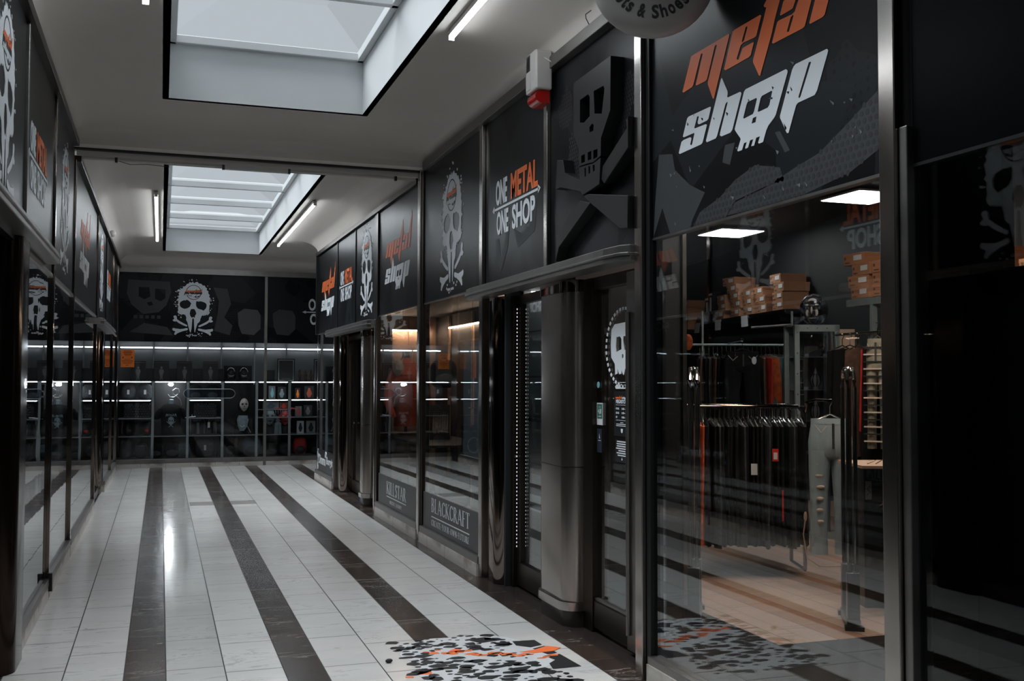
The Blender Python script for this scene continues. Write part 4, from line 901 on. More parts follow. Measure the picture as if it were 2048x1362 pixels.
# ================================================================ BACK FACADE
bp1 = thing('sign_panel', 'wide back wall panel with white skull and crossbones badge', 'sign panel', (.55, 19.8, 2.3))
MB().box(-.75, 1.825, 19.80, 19.84, 2.28, 3.53).build('board', PAN[2], bp1)
skull_print(bp1, on_back(.545, 2.375, 19.8, .001), .00088, seed=11)
def blob(L, X0, Z0, s_, m_, par, name='shard_print', t=.001):
    b = MB(); b.prism([[(x*s_, z*s_) for x, z in L]], on_back(X0, Z0, 19.8, .0003), 0, t); return b.build(name, m_, par)
# faint charcoal skull, bones and hexagon shards printed around the badge
b = MB(); fb = on_back(0, 0, 19.8, .0003)
b.prism([[(-.58, 3.40), (.13, 3.38), (.16, 3.20), (.08, 2.95), (-.05, 2.82), (-.32, 2.78), (-.52, 2.95), (-.60, 3.15)], [(-.40, 3.27), (-.22, 3.27), (-.20, 3.10), (-.30, 3.05), (-.40, 3.10)], [(-.12, 3.25), (.06, 3.24), (.06, 3.08), (-.02, 3.02), (-.12, 3.06)], [(-.26, 2.99), (-.18, 3.01), (-.15, 2.95), (-.22, 2.93)]], fb, 0, .001)
for k in range(5): b.prism([[(-.48+k*.10, 2.70), (-.42+k*.10, 2.70), (-.42+k*.10, 2.76), (-.48+k*.10, 2.76)]], fb, 0, .001)
b.prism([[(.9, 3.30), (1.15, 3.28), (1.22, 3.0), (1.10, 2.75), (1.25, 2.6), (1.2, 2.42), (.92, 2.5), (.98, 2.8), (1.0, 3.05)]], fb, 0, .001)
b.prism([[(-.55, 2.45), (-.3, 2.62), (.1, 2.55), (.2, 2.4), (-.1, 2.42)]], fb, 0, .001)
b.build('charcoal_print', 'greyprint', bp1)
bp2 = thing('sign_panel', 'back wall panel at the right with slogan cut off by the corner', 'sign panel', (3.5, 19.8, 2.3))
MB().box(1.885, 6.98, 19.80, 19.84, 2.28, 3.53).build('board', PAN[0], bp2)
slogan_print(bp2, on_back(2.53, 2.64, 19.8, .001), 1.45, .50)
for X0, par in ((1.34, bp1), (1.98, bp2)):
    b = MB(); b.prism([[(X0, 2.84), (X0+.12, 2.92), (X0+.36, 2.90), (X0+.42, 2.80), (X0+.42, 2.55), (X0+.30, 2.43), (X0+.08, 2.45), (X0+.02, 2.60)]], fb, 0, .0012); b.build('hexagon_shard_print', pmat('hex_print', (.06, .065, .07), .5) if X0 < 1.5 else 'greyprint', par)
sbox('trim_%d' % n_t[0], 'dullsteel', (-.80, 7.0, 19.74, 19.84, 3.53, 3.63)); n_t[0] += 1
sbox('trim_%d' % n_t[0], 'dullsteel', (1.83, 1.88, 19.76, 19.84, .0, 3.53)); n_t[0] += 1
sbox('trim_%d' % n_t[0], 'dullsteel', (-.80, -.745, 19.74, 19.84, .0, 3.53)); n_t[0] += 1
for num, x0, x1 in ((13, -.75, 1.83), (14, 1.88, 7.0)):
    w_ = struct('window_%d' % num, ((x0+x1)/2, 19.8, 0))
    MB().box(x0, x1, 19.806, 19.814, .155, 2.28).build('glass_pane', 'glassB', w_, smooth=False)
    MB().box(x0, x1, 19.77, 19.84, .075, .155).build('frame', 'dullsteel', w_, bevel=.003)
    b = MB(); n_ = int((x1-x0)/.42)
    for i in range(n_): b.box(x0+(x1-x0)*i/n_+.002, x0+(x1-x0)*(i+1)/n_-.002, 19.76, 19.84, 0, .075)
    b.build('plinth', 'kick', w_)
sbox('floor_back_display', 'black', (-.98, 7.0, 19.84, 20.62, 0, .15))

# ================================================================ CORRIDOR THINGS
sir = thing('alarm_siren', 'white alarm siren box with red strobe lens above the slogan panel', 'alarm siren', (2.42, 6.50, 3.66))
pf = [(0, 0), (.07, 0), (.105, .03), (.105, .30), (.085, .33), (0, .33)]
b = MB(); b.prism([[(-.105, .06), (.105, .06), (.105, .315), (.09, .33), (-.09, .33), (-.105, .315)]], lambda u, v, w: (2.46-w, 6.50+u, 3.49+v), 0, .115)
b.build('housing', 'plastic', sir, smooth=False, bevel=.012)
b = MB()
for i in range(13): b.box(2.341, 2.348, 6.515, 6.585, 3.70+i*.0085, 3.7035+i*.0085)
b.build('grille', 'black', sir)
MB().box(2.341, 2.346, 6.505, 6.59, 3.57, 3.68).build('label_plate', 'plastic', sir, bevel=.002)
b = MB(); pl = [(2.45, .075)] + [(2.40-.052*math.sin(a), .03+.045*math.cos(a)) for a in [PI*i/10 for i in range(11)]] + [(2.45, -.015)]
b.prism([[(x, z) for x, z in pl]], lambda u, v, w: (u, 6.42+w, 3.475+v), 0, .16); b.build('strobe_lens', 'redlens', sir, smooth=True)
MB().tube([(2.40, 6.39, 3.76), (2.44, 6.37, 3.73), (2.455, 6.36, 3.70), (2.47, 6.38, 3.72), (2.48, 6.37, 3.75)], .004, 6).build('cable', 'paper', sir)
w_ = thing('loose_wire', 'bent stub of black wire poking out above the right cornice', 'wire', (2.44, 5.7, 3.77))
MB().tube([(2.45, 5.74, 3.77), (2.42, 5.72, 3.80), (2.40, 5.68, 3.81), (2.41, 5.62, 3.815)], .003, 5).build('wire', 'black', w_)
cam2 = thing('corner_sensor', 'small round sensor on the left cornice near the far skylight', 'sensor', (-.70, 15.9, 3.68))
MB().ball((-.69, 15.9, 3.70), .05, .05, .05, 12, 8).build('dome', 'plastic', cam2)
MB().box(-.76, -.70, 15.87, 15.93, 3.655, 3.69).build('mount', 'dullsteel', cam2)

# round hanging sign, face towards the camera
ang = math.radians(-24)
sg = thing('round_hanging_sign', 'round cream sign with black lettering hung from the right wall at the top edge', 'hanging sign', (2.22, 4.42, 3.545), ang)
Ms = base_matrix(sg)
fs_ = lambda u, v, w: tuple(Ms @ Vector((u, -.055-w, v)))
b = MB(); Rr = .298; K = 40
prof = [(0, -.058), (Rr*.80, -.057), (Rr*.93, -.046), (Rr, -.015), (Rr, .015), (Rr*.93, .046), (Rr*.8, .057), (0, .058)]
vs = [Ms @ Vector((r*math.cos(2*PI*k/K), y, r*math.sin(2*PI*k/K)))*(1) for r, y in prof for k in range(K)]
b.add(vs, [(i*K+k, i*K+(k+1) % K, (i+1)*K+(k+1) % K, (i+1)*K+k) for i in range(len(prof)-1) for k in range(K)], True)
b.build('cushion_face', 'signface', sg)
b = MB(); b.prism([ring2(0, .015, .135, 36)], fs_, 0, .004); b.build('black_disc', 'black', sg)
b = MB(); b.prism([[(-.03, -.10), (.02, -.12), (.05, -.08), (.03, -.02), (.08, .05), (.0, .08), (-.03, .02)]], fs_, .004, .007); b.build('white_mark', 'paper', sg)
b = MB()
txt = 'Boots & Shoes'; 
wd = {'B': .8, 'o': .78, 't': .55, 's': .68, ' ': .42, '&': .95, 'S': .85, 'h': .8, 'e': .78}
tot = sum(wd[c] for c in txt); a0 = math.radians(-171); rad = .198; cur = 0
for ch in txt:
    a = a0 + math.radians(133)*(cur+wd[ch]/2)/tot; cur += wd[ch]
    if ch == ' ': continue
    h_ = .066 if ch in 'BSht&' else .050; wl = wd[ch]*math.radians(133)/tot*rad*.80
    ca, sa = math.cos(a), math.sin(a)
    g = lambda u, v, w, ca=ca, sa=sa: fs_(ca*rad - sa*u - ca*v, sa*rad + ca*u - sa*v, w)
    text_mesh(b, ch, (-wl/2, wl/2, -.026, -.026+h_), g, .004, .03)
b.build('lettering', 'black', sg)
b = MB(); b.tube([(2.22, 4.42, 3.84), (2.22, 4.42, 3.95)], .008, 6); b.box(2.21, 2.49, 4.405, 4.435, 3.84, 3.855); b.build('bracket', 'blackmetal', sg)

# floor sticker: worn splatter skull, black square and orange word
stk = thing('floor_sticker', 'worn black, white and orange skull sticker on the pale floor slabs', 'floor sticker', (1.85, 5.7, 0))
ff = lambda u, v, w: (u, v, w)
rnd = random.Random(12); b = MB()
ol = [(1.36,6.05),(1.44,6.17),(1.62,6.24),(1.80,6.25),(2.02,6.20),(2.14,6.02),(2.16,5.80),(2.18,5.70),(2.14,5.50),(2.06,5.42),(1.98,5.30),(1.95,5.05),(1.60,5.0),(1.38,5.10),(1.34,5.4),(1.40,5.7),(1.34,5.9)]
ol2 = []
for i in range(len(ol)):
    p, q = ol[i], ol[(i+1) % len(ol)]
    for k in range(4): ol2.append((p[0]+(q[0]-p[0])*k/4+rnd.uniform(-.02, .02), p[1]+(q[1]-p[1])*k/4+rnd.uniform(-.02, .02)))
b.prism([ol2], ff, 0, .0012); b.build('white_base', 'stickerwhite', stk)
b = MB()
b.prism([[(2.06, 6.03), (2.20, 6.02), (2.205, 5.90), (2.12, 5.86), (2.05, 5.93)]], ff, .0012, .002); b.prism([[(1.93, 6.03), (2.04, 6.03), (2.03, 5.95), (1.95, 5.97)]], ff, .0012, .002)
b.prism([[(2.12, 5.83), (2.21, 5.87), (2.225, 5.70), (2.16, 5.68)]], ff, .0012, .002); b.prism([[(2.13, 5.66), (2.23, 5.67), (2.25, 5.39), (2.08, 5.39), (2.10, 5.50), (2.16, 5.56)]], ff, .0012, .002)
b.prism([[(1.80, 6.16), (1.93, 6.18), (2.00, 6.08), (1.86, 6.05)]], ff, .0012, .002)
pts = []
for i in range(700):
    x, y = rnd.uniform(1.34, 2.12), rnd.uniform(5.0, 6.26)
    if any((x-a)**2+(y-c)**2 < (.046)**2 for a, c in pts): continue
    if x > 2.02 and y > 5.4: continue
    band = abs((y-5.95) + (x-1.45)*.62)
    if 1.45 < x < 2.2 and band < .05 and rnd.random() < .8: continue
    if (x-1.62)**2+(y-5.88)**2 < .012: continue
    pts.append((x, y)); k = rnd.randint(6, 9); r = rnd.choice((.010, .015, .020, .028, .040)); a0 = rnd.uniform(0, 6); sx = rnd.uniform(1.0, 1.9)
    b.prism([[(x+math.cos(a0+2*PI*j/k)*r*sx*rnd.uniform(.6, 1.15), y+math.sin(a0+2*PI*j/k)*r*rnd.uniform(.6, 1.2)) for j in range(k)]], ff, .0012, .002)
b.build('black_print', 'darkprint', stk)
b = MB()
for i in range(22):
    t_ = i/21; x, y = 1.50+t_*.66+rnd.uniform(-.02, .02), 5.98-t_*.36+rnd.uniform(-.055, .055); k = rnd.randint(4, 6); r = rnd.uniform(.018, .045)
    b.prism([[(x+math.cos(.5+2*PI*j/k)*r*rnd.uniform(.6, 1.6), y+math.sin(.5+2*PI*j/k)*r*rnd.uniform(.4, 1.0)) for j in range(k)]], ff, .002, .0026)
b.prism([[(2.02, 5.78), (2.12, 5.80), (2.22, 5.86), (2.29, 5.80), (2.22, 5.74), (2.10, 5.73)]], ff, .002, .003)
b.prism([[(1.33, 5.52), (1.37, 5.56), (1.43, 5.57), (1.42, 5.50)]], ff, 0, .002); b.prism([[(1.27, 5.50), (1.31, 5.50), (1.31, 5.47), (1.27, 5.48)]], ff, 0, .002)
b.build('orange_print', 'orange', stk)
lf = MB(); lf.ball((1.245, 5.80, .012), .022, .014, .012, 8, 5)
tag(lf.build('dark_scrap', 'black'), 'tiny black scrap lying on the pale slab left of the floor sticker', 'litter')

# ================================================================ SHOP INTERIOR (right)
sbox('ceiling_shop', 'darkwall', (2.62, 9.2, -4, 16.3, 3.52, 3.60))
sbox('wall_shop_front', 'darkwall', (2.5, 9.2, -4.05, -4.0, 0, 3.6)); sbox('wall_shop_end', 'darkwall', (3.45, 9.2, 16.2, 16.3, 0, 3.6))
rw = MB(); A_ = math.radians(-9.4); Mw = Matrix.Translation((7.50, 10.2, 0)) @ Matrix.Rotation(A_, 4, 'Z')
rw.box(0, .08, -3.0, 6.3, 0, 3.52, Mw)
rw.build('wall_shop_rear', 'darkwall')['kind'] = 'structure'
sbox('wall_shop_side', 'darkwall', (7.02, 7.10, -4, 7.4, 0, 3.52))
sbox('wall_partition', 'darkwall', (2.72, 3.56, 6.62, 6.70, 0, 3.52))
sbox('wall_entrance_trim', 'dullsteel', (3.545, 3.575, 6.60, 6.62, 0, 3.0))
def led_panel(x0, x1, y0, y1, lb):
    t = thing('ceiling_panel_light', lb, 'ceiling light', ((x0+x1)/2, (y0+y1)/2, 3.47), 0, None)
    MB().box(x0, x1, y0, y1, 3.475, 3.495).build('frame', 'plastic', t)
    MB().box(x0+.012, x1-.012, y0+.012, y1-.012, 3.468, 3.476).build('diffuser', 'led', t)
    for x in (x0+.05, x1-.05): MB().tube([(x, (y0+y1)/2, 3.495), (x, (y0+y1)/2, 3.52)], .004, 5).build('hanging_wire', 'blackmetal', t)
led_panel(6.54, 7.15, 11.15, 11.78, 'square glowing ceiling panel inside the shop, the farther of the two')
led_panel(6.48, 7.10, 8.43, 9.08, 'square glowing ceiling panel inside the shop, beside the tall steel post')
led_panel(4.2, 4.8, 7.6, 8.2, 'added fill light panel out of view above the trouser rack')  # out of view, added to brighten the shop interior
for x0, y0, lb in ((3.9, 5.5, 'added warm fill light above the security gates, nearer the window'), (4.9, 6.3, 'added warm fill light above the security gates, deeper in the shop')):
    t = thing('ceiling_panel_light', lb, 'ceiling light', (x0+.3, y0+.3, 3.47)); MB().box(x0, x0+.6, y0, y0+.6, 3.475, 3.519).build('frame', 'plastic', t); MB().box(x0+.012, x0+.588, y0+.012, y0+.588, 3.468, 3.476).build('diffuser', 'fillwarm', t)  # unseen panels, added to throw warm light on the shop floor

# security gates: chrome loops on black feet
def gate(x, y, lb):
    rz = math.atan2(.89, .54)+math.radians(-2.5)+PI/2
    t = thing('security_gate', lb, 'security gate', (x, y, 0), math.atan2(.856, .517), 'chrome security gates at the shop entrance')
    Mt = base_matrix(t); T = lambda u, v, z: tuple(Mt @ Vector((u, v, z)))
    for dv in (-.022, .022):
        L = [T(-.17, dv, .12), T(-.17, dv, 1.55)] + [T(-.17+.17-.17*math.cos(a), dv, 1.55+.13*math.sin(a)) for a in [PI*i/8 for i in range(9)]] + [T(.17, dv, 1.55), T(.17, dv, .12)]
        MB().tube(L, .014, 8).build('loop', 'gatechrome', t)
    b = MB(); b.ball(T(0, 0, 1.655), .03, .03, .04, 10, 8); b.build('lamp_cap', 'steel', t)
    MB().box(-.20, .20, -.045, .045, .0, .06, Mt).build('foot', 'dullsteel', t, bevel=.006)
    for u in (-.17, .17): MB().box(u-.035, u+.035, -.04, .04, .06, .36, Mt).build('loop_socket', 'dullsteel', t, bevel=.006)
    for u in (-.23, .23): MB().box(u-.03, u+.03, -.06, .06, 0, .03, Mt).build('floor_plate', 'blackmetal', t, bevel=.004)
gate(3.46, 6.29, 'left one of the pair of chrome security gates inside the shop')
gate(4.35, 5.80, 'right one of the pair of chrome security gates, in front of the pale jeans')

# cardboard shoe boxes
BOXM = MB().box(-.155, .155, -.17, .17, 0, .095)
def make_box(loc, rz, lb, grp, w=.31, d=.34, h=.112):
    t = thing('shoe_box', lb, 'shoe box', loc, rz, grp); Mt = base_matrix(t)
    ct = MB().box(0, d, -w/2, w/2, 0, h-.002, Mt).build('carton', 'card', t, bevel=.003)
    b = MB(); b.box(-.003, d+.003, -w/2-.003, w/2+.003, h-.034, h, Mt); b.build('lid', 'card', t, bevel=.002)
    b = MB(); b.box(-.006, -.003, -w*.02, -w*.40, h*.36, h*.80, Mt); b.build('size_label', 'paper', ct)
    b = MB(); b.box(-.004, -.001, w*.18, w*.40, h*.16, h*.26, Mt); b.box(-.004, -.001, w*.36, w*.44, h*.5, h*.75, Mt); b.build('printed_mark', 'brownprint', ct)
    return t
RS = math.radians(-9.43)
Dv = Vector((.164, .986, 0)); P0 = Vector((7.118, 10.227, 2.478))
rows = [[.835, 1.33, 1.78, 2.24, 2.84, 3.62], [.84, 1.38, 1.80, 2.20, 2.75], [.80, 1.45, 1.84, 2.28, 2.78], [.90, 2.38], [2.48]]
COLN = {0: 'bottom layer', 1: 'second layer', 2: 'third layer', 3: 'fourth layer', 4: 'top layer'}
proto = None
ordn = ['nearest skull mask', 'second from near end', 'third from near end', 'fourth from near end', 'fifth from near end', 'alone at far end']
for li, r in enumerate(rows):
    for bi, s_ in enumerate(r):
        p = P0 + Dv*s_ + Vector((0, 0, .113*li)); ang_ = RS + random.uniform(-.03, .03) + (.16 if (li, bi) == (4, 0) else 0)
        lb = 'shoe box in the %s on the long wall shelf, %s' % (COLN[li], ordn[bi])
        if li == 4: lb = 'askew shoe box on top of the middle pile on the long wall shelf'
        if (li, bi) == (0, 5): lb = 'single brown shoe box beside the black striped boxes on the long wall shelf'
        g = 'shoe boxes on the long wall shelf'
        if proto is None: proto = make_box(tuple(p), ang_, lb, g)
        else: dup(proto, tuple(p), ang_, lb, g)
sh = thing('wall_shelf', 'long black wall shelf with steel edge carrying shoe boxes', 'shelf', (7.118, 10.227, 2.44), RS)
Mt = base_matrix(sh)
MB().box(0, .42, .60, 3.95, -.02, .036, Mt).build('board', 'blackmetal', sh)
MB().box(-.012, 0, .60, 3.95, .0, .034, Mt).build('edge_strip', 'steel', sh)
for v in (.8, 1.8, 2.8, 3.8): MB().box(.02, .40, v-.012, v+.012, -.10, -.02, Mt).build('bracket', 'blackmetal', sh)
for i, (s_, lb) in enumerate(((3.72, 'white paper tag hanging from the shelf edge at its far end'), (2.86, 'white paper tag on the shelf edge under the middle shoe boxes'), (1.88, 'white paper tag on the shelf edge nearest the skull mask'))):
    p = P0 + Dv*s_; t = MB(); fm_ = lambda u, v, w, p=p: tuple(Vector((p.x, p.y, 2.47)) + Dv*(-u) + Vector((-.016-w-.05*(-v), 0, v)))
    t.prism([[(-.11, 0), (.11, 0), (.09+.03*i, -.15), (-.12+.02*i, -.15)]], fm_, 0, .003)
    tag(t.build('paper_tag', 'paper'), lb, 'paper tag', 'paper tags on the wall shelf')
for i, (s_, h_) in enumerate(((3.36, .36), (3.20, .42))):
    p = P0 + Dv*s_; t = thing('striped_box_stack', ('shorter' if i == 0 else 'taller')+' upright black box with white stripes on the wall shelf', 'box', tuple(p), RS, 'black striped boxes on the wall shelf')
    Mt = base_matrix(t); MB().box(0, .2, -.07, .07, 0, h_, Mt).build('box', 'blackshine', t)
    b = MB(); b.box(-.004, 0, -.03, .02, .14, h_-.08, Mt); b.box(-.004, 0, -.06, .06, h_-.05, h_-.02, Mt); b.build('white_stripe', 'paper', t)
# far pile
for k in range(4):
    dup(proto, (7.66, 14.22, 2.38+.113*k), RS+.05*(k % 2), 'shoe box in the small far-left pile by the dark partition, %s' % ('at its foot', 'second from its foot', 'third from its foot', 'on its top')[k], 'shoe boxes in the far-left pile')
t = thing('steel_rack', 'slim grey steel upright with ledge at the far left of the shop', 'rack', (7.62, 14.2, 0))
MB().box(7.60, 7.64, 14.20, 14.25, 0, 2.34).build('upright', 'galv', t); MB().box(7.58, 8.02, 14.05, 14.5, 2.33, 2.38).build('ledge', 'blackmetal', t)

# right shelf unit with shoe boxes
RSX = math.radians(-4.0)
sh = thing('steel_shelf_unit', 'galvanised steel shelf piled with shoe boxes on the right of the shop', 'shelf', (6.45, 8.62, 2.40), RSX)
Mt = base_matrix(sh)
b = MB(); b.box(0, .40, -4.2, 0, -.07, 0, Mt); b.build('beam', 'galv', sh, bevel=.004)
for v in (-.42, -2.2): 
    MB().box(.0, .05, v-.025, v+.025, -.75, -.07, Mt).build('upright', 'galv', sh)
Dx = Mt.to_3x3() @ Vector((0, -1, 0)); Q0 = Vector((6.445, 8.60, 2.402))
spec = [[.22, .60, .95], [.20, .58, .93], [.24, .60], [.12]]
for li, r in enumerate(spec):
    for bi, s_ in enumerate(r):
        p = Q0 + Dx*s_ + Vector((0, 0, .113*li))
        dup(proto, tuple(p), RSX+(.08 if (li+bi) % 2 else -.05), 'shoe box on the steel shelf beside the post, %s layer, %s' % (('lowest', 'second', 'third', 'topmost')[li], ('left column', 'middle column', 'right column')[bi]), 'shoe boxes on the steel shelf')
for k, (s_, li) in enumerate(((2.12, 0), (2.12, 1), (2.50, 0))):
    p = Q0 + Dx*s_ + Vector((0, 0, .113*li+.03))
    dup(proto, tuple(p), RSX, ('brown shoe box at the right picture edge, lower one of the pair', 'brown shoe box at the right picture edge, upper one of the pair', 'brown shoe box at the right picture edge, half hidden behind the pair')[k], 'shoe boxes at the right picture edge')

# ---- clothes
def hanger(par, Mt, top, w=.40):
    b = MB(); T = lambda x, y, z: tuple(Mt @ Vector((x, y, z)))
    b.tube([T(0, 0, top-.10), T(0, 0, top-.04), T(.018, 0, top-.01), T(.012, 0, top+.015), T(-.012, 0, top+.012)], .004, 5)
    b.tube([T(-w/2, 0, top-.16), T(0, 0, top-.10), T(w/2, 0, top-.16)], .007, 5)
    b.build('hanger', 'steel', par)
def cloth_slab(b, Mt, w, h, top, thick=.028, seed=0, taper=1.1, fold=5):
    """hanging garment seen mostly from its edge: a thin, rippled, closed shape"""
    r = random.Random(seed); n, m = 14, 8; ph = r.uniform(0, 6); vs = []; fs = []
    for side in (-1, 1):
        for j in range(m+1):
            tt = j/m
            for i in range(n+1):
                x = (i/n-.5)*w*(1+(taper-1)*tt); e = 1-abs(i/n-.5)*2
                y = side*thick/2*(.35+.65*min(1, e*4)) + .012*math.sin(fold*i/n*2+ph+2*tt)*(.3+tt)
                z = top - h*tt - .03*abs(i/n-.5)*2*(1-tt)
                vs.append(Mt @ Vector((x, y, z)))
    k = (n+1)*(m+1)
    for sd in (0, 1):
        for j in range(m):
            for i in range(n):
                a = sd*k+j*(n+1)+i; fs.append((a, a+1, a+n+2, a+n+1) if sd == 0 else (a, a+n+1, a+n+2, a+1))
    for j in range(m):
        for i in (0, n): a = j*(n+1)+i; fs.append((a, a+n+1, k+a+n+1, k+a))
    for i in range(n):
        for j in (0, m): a = j*(n+1)+i; fs.append((a, a+1, k+a+1, k+a))
    return b.add(vs, fs, True)
def garment(name, loc, rz, top, w, h, mat, lb, cat, grp, seed, thick=.03, taper=1.1):
    t = thing(name, lb, cat, (loc[0], loc[1], 0), rz, grp); Mt = base_matrix(t)
    b = MB(); cloth_slab(b, Mt, w, h, top-.13, thick, seed, taper); b.build('cloth', mat, t)
    hanger(t, Mt, top, w*.9); return t
# front rack of trousers
ra, rb = Vector((4.13, 7.60, 0)), Vector((5.03, 7.29, 0)); rd = (rb-ra).normalized(); rz = math.atan2(rd.y, rd.x)
rk = thing('clothes_rack', 'chrome clothes rack full of black trousers behind the security gates', 'clothes rack', tuple(ra))
nrm = Vector((-rd.y, rd.x, 0))
for off in (0, .42):
    a, c = ra+nrm*off, rb+nrm*off
    L = [(a.x, a.y, .05), (a.x, a.y, 1.33), (a.x+rd.x*.05, a.y+rd.y*.05, 1.385), (c.x-rd.x*.05, c.y-rd.y*.05, 1.385), (c.x, c.y, 1.33), (c.x, c.y, .05)]
    MB().tube(L, .016, 10).build('rail', 'chrome', rk)
b = MB()
for q in (ra, rb): b.tube([(q.x, q.y, .05), (q.x+nrm.x*.42, q.y+nrm.y*.42, .05)], .014, 8); b.tube([(q.x, q.y, 1.12), (q.x+nrm.x*.42, q.y+nrm.y*.42, 1.12)], .010, 8)
b.build('cross_bar', 'chrome', rk)
cols = ['pinkcamo', 'pinkcamo', 'orangecamo', 'orangecamo', 'blackfabric']
proto_t = {}
for off, n_, z_ in ((0, 24, 1.385), (.42, 24, 1.385)):
    for i in range(n_):
        f = (i+.5)/n_; q = ra + rd*((rb-ra).length*f) + nrm*off
        mt = ('pinkcamo' if i < 1 else 'orangecamo' if i < 3 else ('charcoal' if i % 5 == 0 else 'blackfabric')) if off == 0 else ('greyfabric' if i % 6 == 1 else 'blackfabric')
        lb = {'pinkcamo': 'pink camouflage trousers at the left end of the front trouser rack' if off == 0 else '', 'orangecamo': 'orange camouflage trousers beside the pink ones on the trouser rack', 'charcoal': 'charcoal trousers among the black ones on the trouser rack', 'greyfabric': 'grey trousers on the rear rail of the trouser rack', 'blackfabric': 'black trousers hanging on the %s rail of the trouser rack' % ('front' if off == 0 else 'rear')}[mt]
        g = 'trousers: ' + mt + (' front' if off == 0 else ' rear')
        g = {'pinkcamo': 'pink camouflage trousers', 'orangecamo': 'orange camouflage trousers', 'charcoal': 'charcoal trousers on the rack', 'greyfabric': 'grey trousers on the rear rail', 'blackfabric': 'black trousers on the %s rail' % ('front' if off == 0 else 'rear')}[mt]
        key = (mt, off, i % 3)
        if key not in proto_t:
            proto_t[key] = garment('trousers', (q.x, q.y), rz+PI/2+random.uniform(-.12, .12), z_, .36, random.uniform(.98, 1.03), mt, lb, 'trousers', g, i, .036, .95)
        else: dup(proto_t[key], (q.x, q.y, 0), rz+PI/2+random.uniform(-.15, .15), lb, g)
# tags on the black trousers
for (px, z, m_, h_, lb) in ((.70, 1.05, 'redlabel', .10, 'red swing tag on the black trousers'), (.52, .93, 'paper', .09, 'white price tag on the black trousers'), (.76, .72, 'redlabel', .25, 'narrow red printed strip on the black trousers')):
    q = ra + rd*((rb-ra).length*px) - nrm*.19; t = thing('swing_tag', lb, 'tag', (q.x, q.y, z), rz)
    Mt = base_matrix(t); ww = .05 if h_ < .2 else .012
    MB().box(-ww/2, ww/2, -.003, 0, -h_, 0, Mt).build('card', m_, t)
    if h_ == .10: MB().box(-ww*.3, ww*.3, -.005, -.003, -h_*.85, -h_*.3, Mt).build('printed_field', 'paper', t)
# pale ripped jeans facing the window
def jeans(name, loc, rz, top, w, h, mat, lb, rips=True, flare=1.0):
    t = thing(name, lb, 'jeans', (loc[0], loc[1], 0), rz); Mt = base_matrix(t); T = lambda x, y, z: tuple(Mt @ Vector((x, y, z)))
    b = MB(); hw = w/2; cr = h*.27
    R3 = Mt.to_3x3().to_4x4()
    b.loft([(T(0, 0, top), hw*.88, .055, R3), (T(0, 0, top-.03), hw*.90, .06, R3), (T(0, 0, top-cr*.6), hw*1.03, .075, R3), (T(0, 0, top-cr), hw*1.02, .07, R3), (T(0, 0, top-cr-.03), hw*.98, .05, R3)], 24)
    for s_ in (-1, 1):
        b.loft([(T(s_*hw*.48, 0, top-cr+.04), hw*.53, .066, R3), (T(s_*hw*.52, 0, top-cr*1.35), hw*.49, .062, R3), (T(s_*hw*.55, .005, top-h*.60), hw*.40, .05, R3), (T(s_*hw*.57, 0, top-h*.8), hw*.39*flare, .046, R3), (T(s_*hw*.58, 0, top-h), hw*.42*flare, .045, R3)], 18)
    dn = b.build('denim', mat, t)
    b = MB(); b.loft([(T(0, 0, top+.006), hw*.90, .058, R3), (T(0, 0, top-.035), hw*.915, .064, R3)], 24, cap=False); b.build('waistband', mat, t)
    MB().box(-.008, .008, -.082, -.07, top-cr*.8, top-.03, Mt).build('fly', 'charcoal', dn)
    for s_ in (-1, 1):
        MB().tube([T(s_*hw*.80, -.045, top-.04), T(s_*hw*.55, -.068, top-.10), T(s_*hw*.30, -.072, top-.05)], .003, 5).build('pocket_seam', 'denimlight', dn)
    if rips:
        rr = random.Random(4)
        for i in range(6):
            z = top-h*(.33+.085*i); x = -hw*.55+rr.uniform(-.01, .01)
            b = MB(); b.ball(T(x, -.050, z), .036-.002*i, .010, .015, 12, 6, M_=R3); b.build('rip', 'denimlight', dn)
    hanger(t, Mt, top+.14, w*.8); return t
jeans('ripped_jeans', (4.93, 6.80), math.radians(-19), 1.30, .335, 1.04, 'denim', 'pale blue ripped jeans facing the window at the end of the rack')
arm = thing('jeans_holder', 'short chrome holder carrying the pale ripped jeans', 'jeans holder', (5.05, 7.3, 1.40))
MB().tube([(5.05, 7.30, 1.33), (5.045, 7.28, 1.42), (4.98, 7.05, 1.445), (4.93, 6.80, 1.445)], .011, 8).build('arm', 'chrome', arm)
# cable and plug
cb = thing('hanging_cable', 'beige cable drooping to the floor beside the pale jeans', 'cable', (4.72, 6.9, .1))
MB().tube([(4.78, 6.92, .52), (4.76, 6.92, .40), (4.78, 6.9, .22), (4.86, 6.85, .16), (5.1, 6.75, .165), (5.2, 6.7, .17)], .005, 6).build('cable', 'beigewall', cb)
MB().ball((4.78, 6.92, .54), .014, .014, .04, 8, 6).build('plug', 'beigewall', cb)
